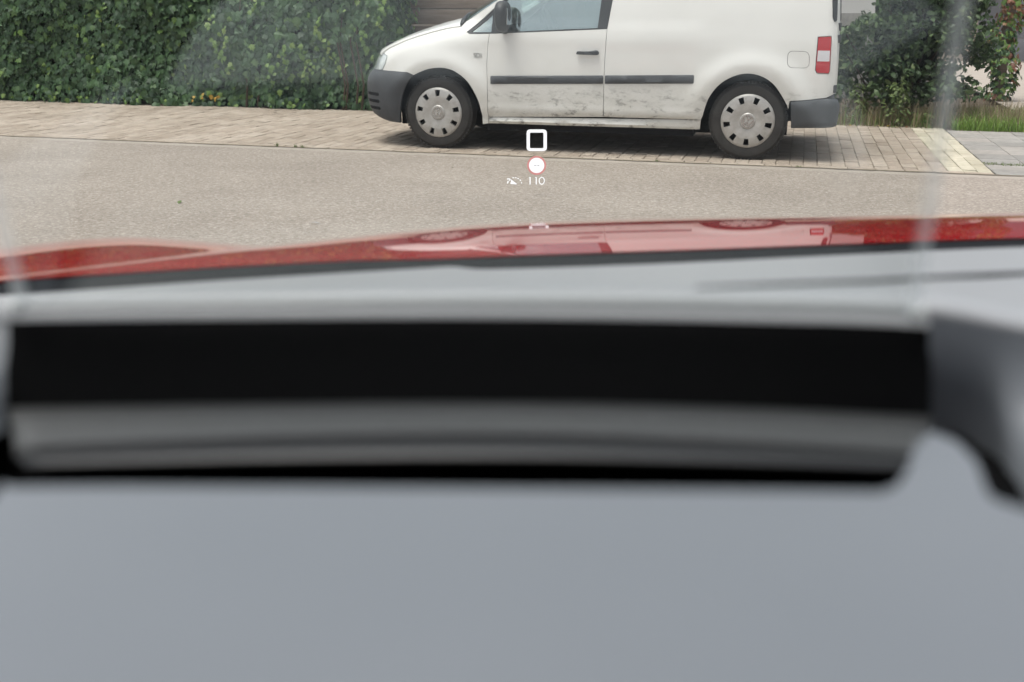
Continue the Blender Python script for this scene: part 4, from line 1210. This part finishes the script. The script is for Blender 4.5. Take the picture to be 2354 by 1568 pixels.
# the symbols the display throws out ahead of the bonnet
def emis(name, col, st):
    m = bpy.data.materials.new(name); m.use_nodes = True; nt = m.node_tree; nt.nodes.clear()
    e = nt.nodes.new('ShaderNodeEmission'); e.inputs[0].default_value = (*col, 1); e.inputs[1].default_value = st
    o = nt.nodes.new('ShaderNodeOutputMaterial'); nt.links.new(e.outputs[0], o.inputs[0]); return m
E_W = emis('display_white', (1, .97, 1), 1.0); E_P = emis('display_red', (1, .42, .40), .62); E_D = emis('display_grey', (.6, .6, .6), .4)
HY = 6.6
def hp(px, py, back=0.0): return at(px, py, HY + back)
def hflat(name, loops2d, quads, m, back=0.0):
    vs = [hp(x, y, back) for x, y in loops2d]
    return hmesh(name, vs, quads, m, False)
def ring2d(fo, fi, n):
    v = [fo(k) for k in range(n)] + [fi(k) for k in range(n)]
    return v, [(k, (k + 1) % n, n + (k + 1) % n, n + k) for k in range(n)]
ro = rounded([(1210.6, 297.6), (1257.2, 297.6), (1257.2, 347.4), (1210.6, 347.4)], 9, 6); ri = rounded([(1218.2, 304.9), (1249.4, 304.9), (1249.4, 340.8), (1218.2, 340.8)], 3, 6)
v, f = ring2d(lambda k: ro[k], lambda k: ri[k], len(ro)); hflat('speed_frame_symbol', v, f, E_W)
cx_, cy_ = 1233.6, 380.3
circ = lambda r, n=40: [(cx_ + r*math.cos(2*math.pi*k/n), cy_ + r*math.sin(2*math.pi*k/n)) for k in range(n)]
co_, ci_ = circ(22.0), circ(17.6)
v, f = ring2d(lambda k: co_[k], lambda k: ci_[k], 40); hflat('speed_limit_ring', v, f, E_P)
hflat('speed_limit_disc', circ(17.7), [tuple(range(40))], E_W, .002)
for x in (1230.2, 1237.2): hflat('speed_limit_dash', [(x - 2.6, 380.2), (x + 2.6, 380.2), (x + 2.6, 381.6), (x - 2.6, 381.6)], [(0, 1, 2, 3)], E_D, -.004)
def thick_line(pts, w):
    v, f = [], []
    for i, (x, y) in enumerate(pts):
        a = Vector(pts[max(i - 1, 0)]); b = Vector(pts[min(i + 1, len(pts) - 1)]); d = (b - a).normalized(); v += [(x - d.y*w, y + d.x*w), (x + d.y*w, y - d.x*w)]
    for i in range(len(pts) - 1): f.append((2*i, 2*i + 1, 2*i + 3, 2*i + 2))
    return v, f
for x in (1218.6, 1232.8):
    v, f = thick_line([(x - 2.6, 408.2), (x, 407.6), (x, 424)], 1.25); hflat('digit_one', v, f, E_W)
n = 28
v, f = ring2d(lambda k: (1245.4 + 7.0*math.cos(2*math.pi*k/n), 415.6 + 8.9*math.sin(2*math.pi*k/n)), lambda k: (1245.4 + 5.0*math.cos(2*math.pi*k/n), 415.6 + 6.9*math.sin(2*math.pi*k/n)), n); hflat('digit_zero', v, f, E_W)
# limiter icon: needle wedge and dotted dial
mbv = [(1171, 409.5), (1188.2, 422.6), (1187.2, 424), (1173, 422.8), (1175, 416)]
hflat('limiter_needle', mbv, [(0, 1, 2, 3, 4)], E_W)
dcx, dcy, dr = 1183, 424, 16.5
for k, (a0, a1) in enumerate(((172, 150), (108, 96), (88, 76), (66, 54), (44, 32), (20, 8))):
    v, f = thick_line([(dcx + dr*math.cos(R(a0 + (a1 - a0)*q/4)), dcy - dr*math.sin(R(a0 + (a1 - a0)*q/4))*.95) for q in range(5)], 1.1 if k else 1.3); hflat('limiter_dial_mark', v, f, E_W)
v, f = thick_line([(1165.5, 411.5), (1170.5, 411), (1171, 415.5)], 1.3); hflat('limiter_arrow', v, f, E_W)
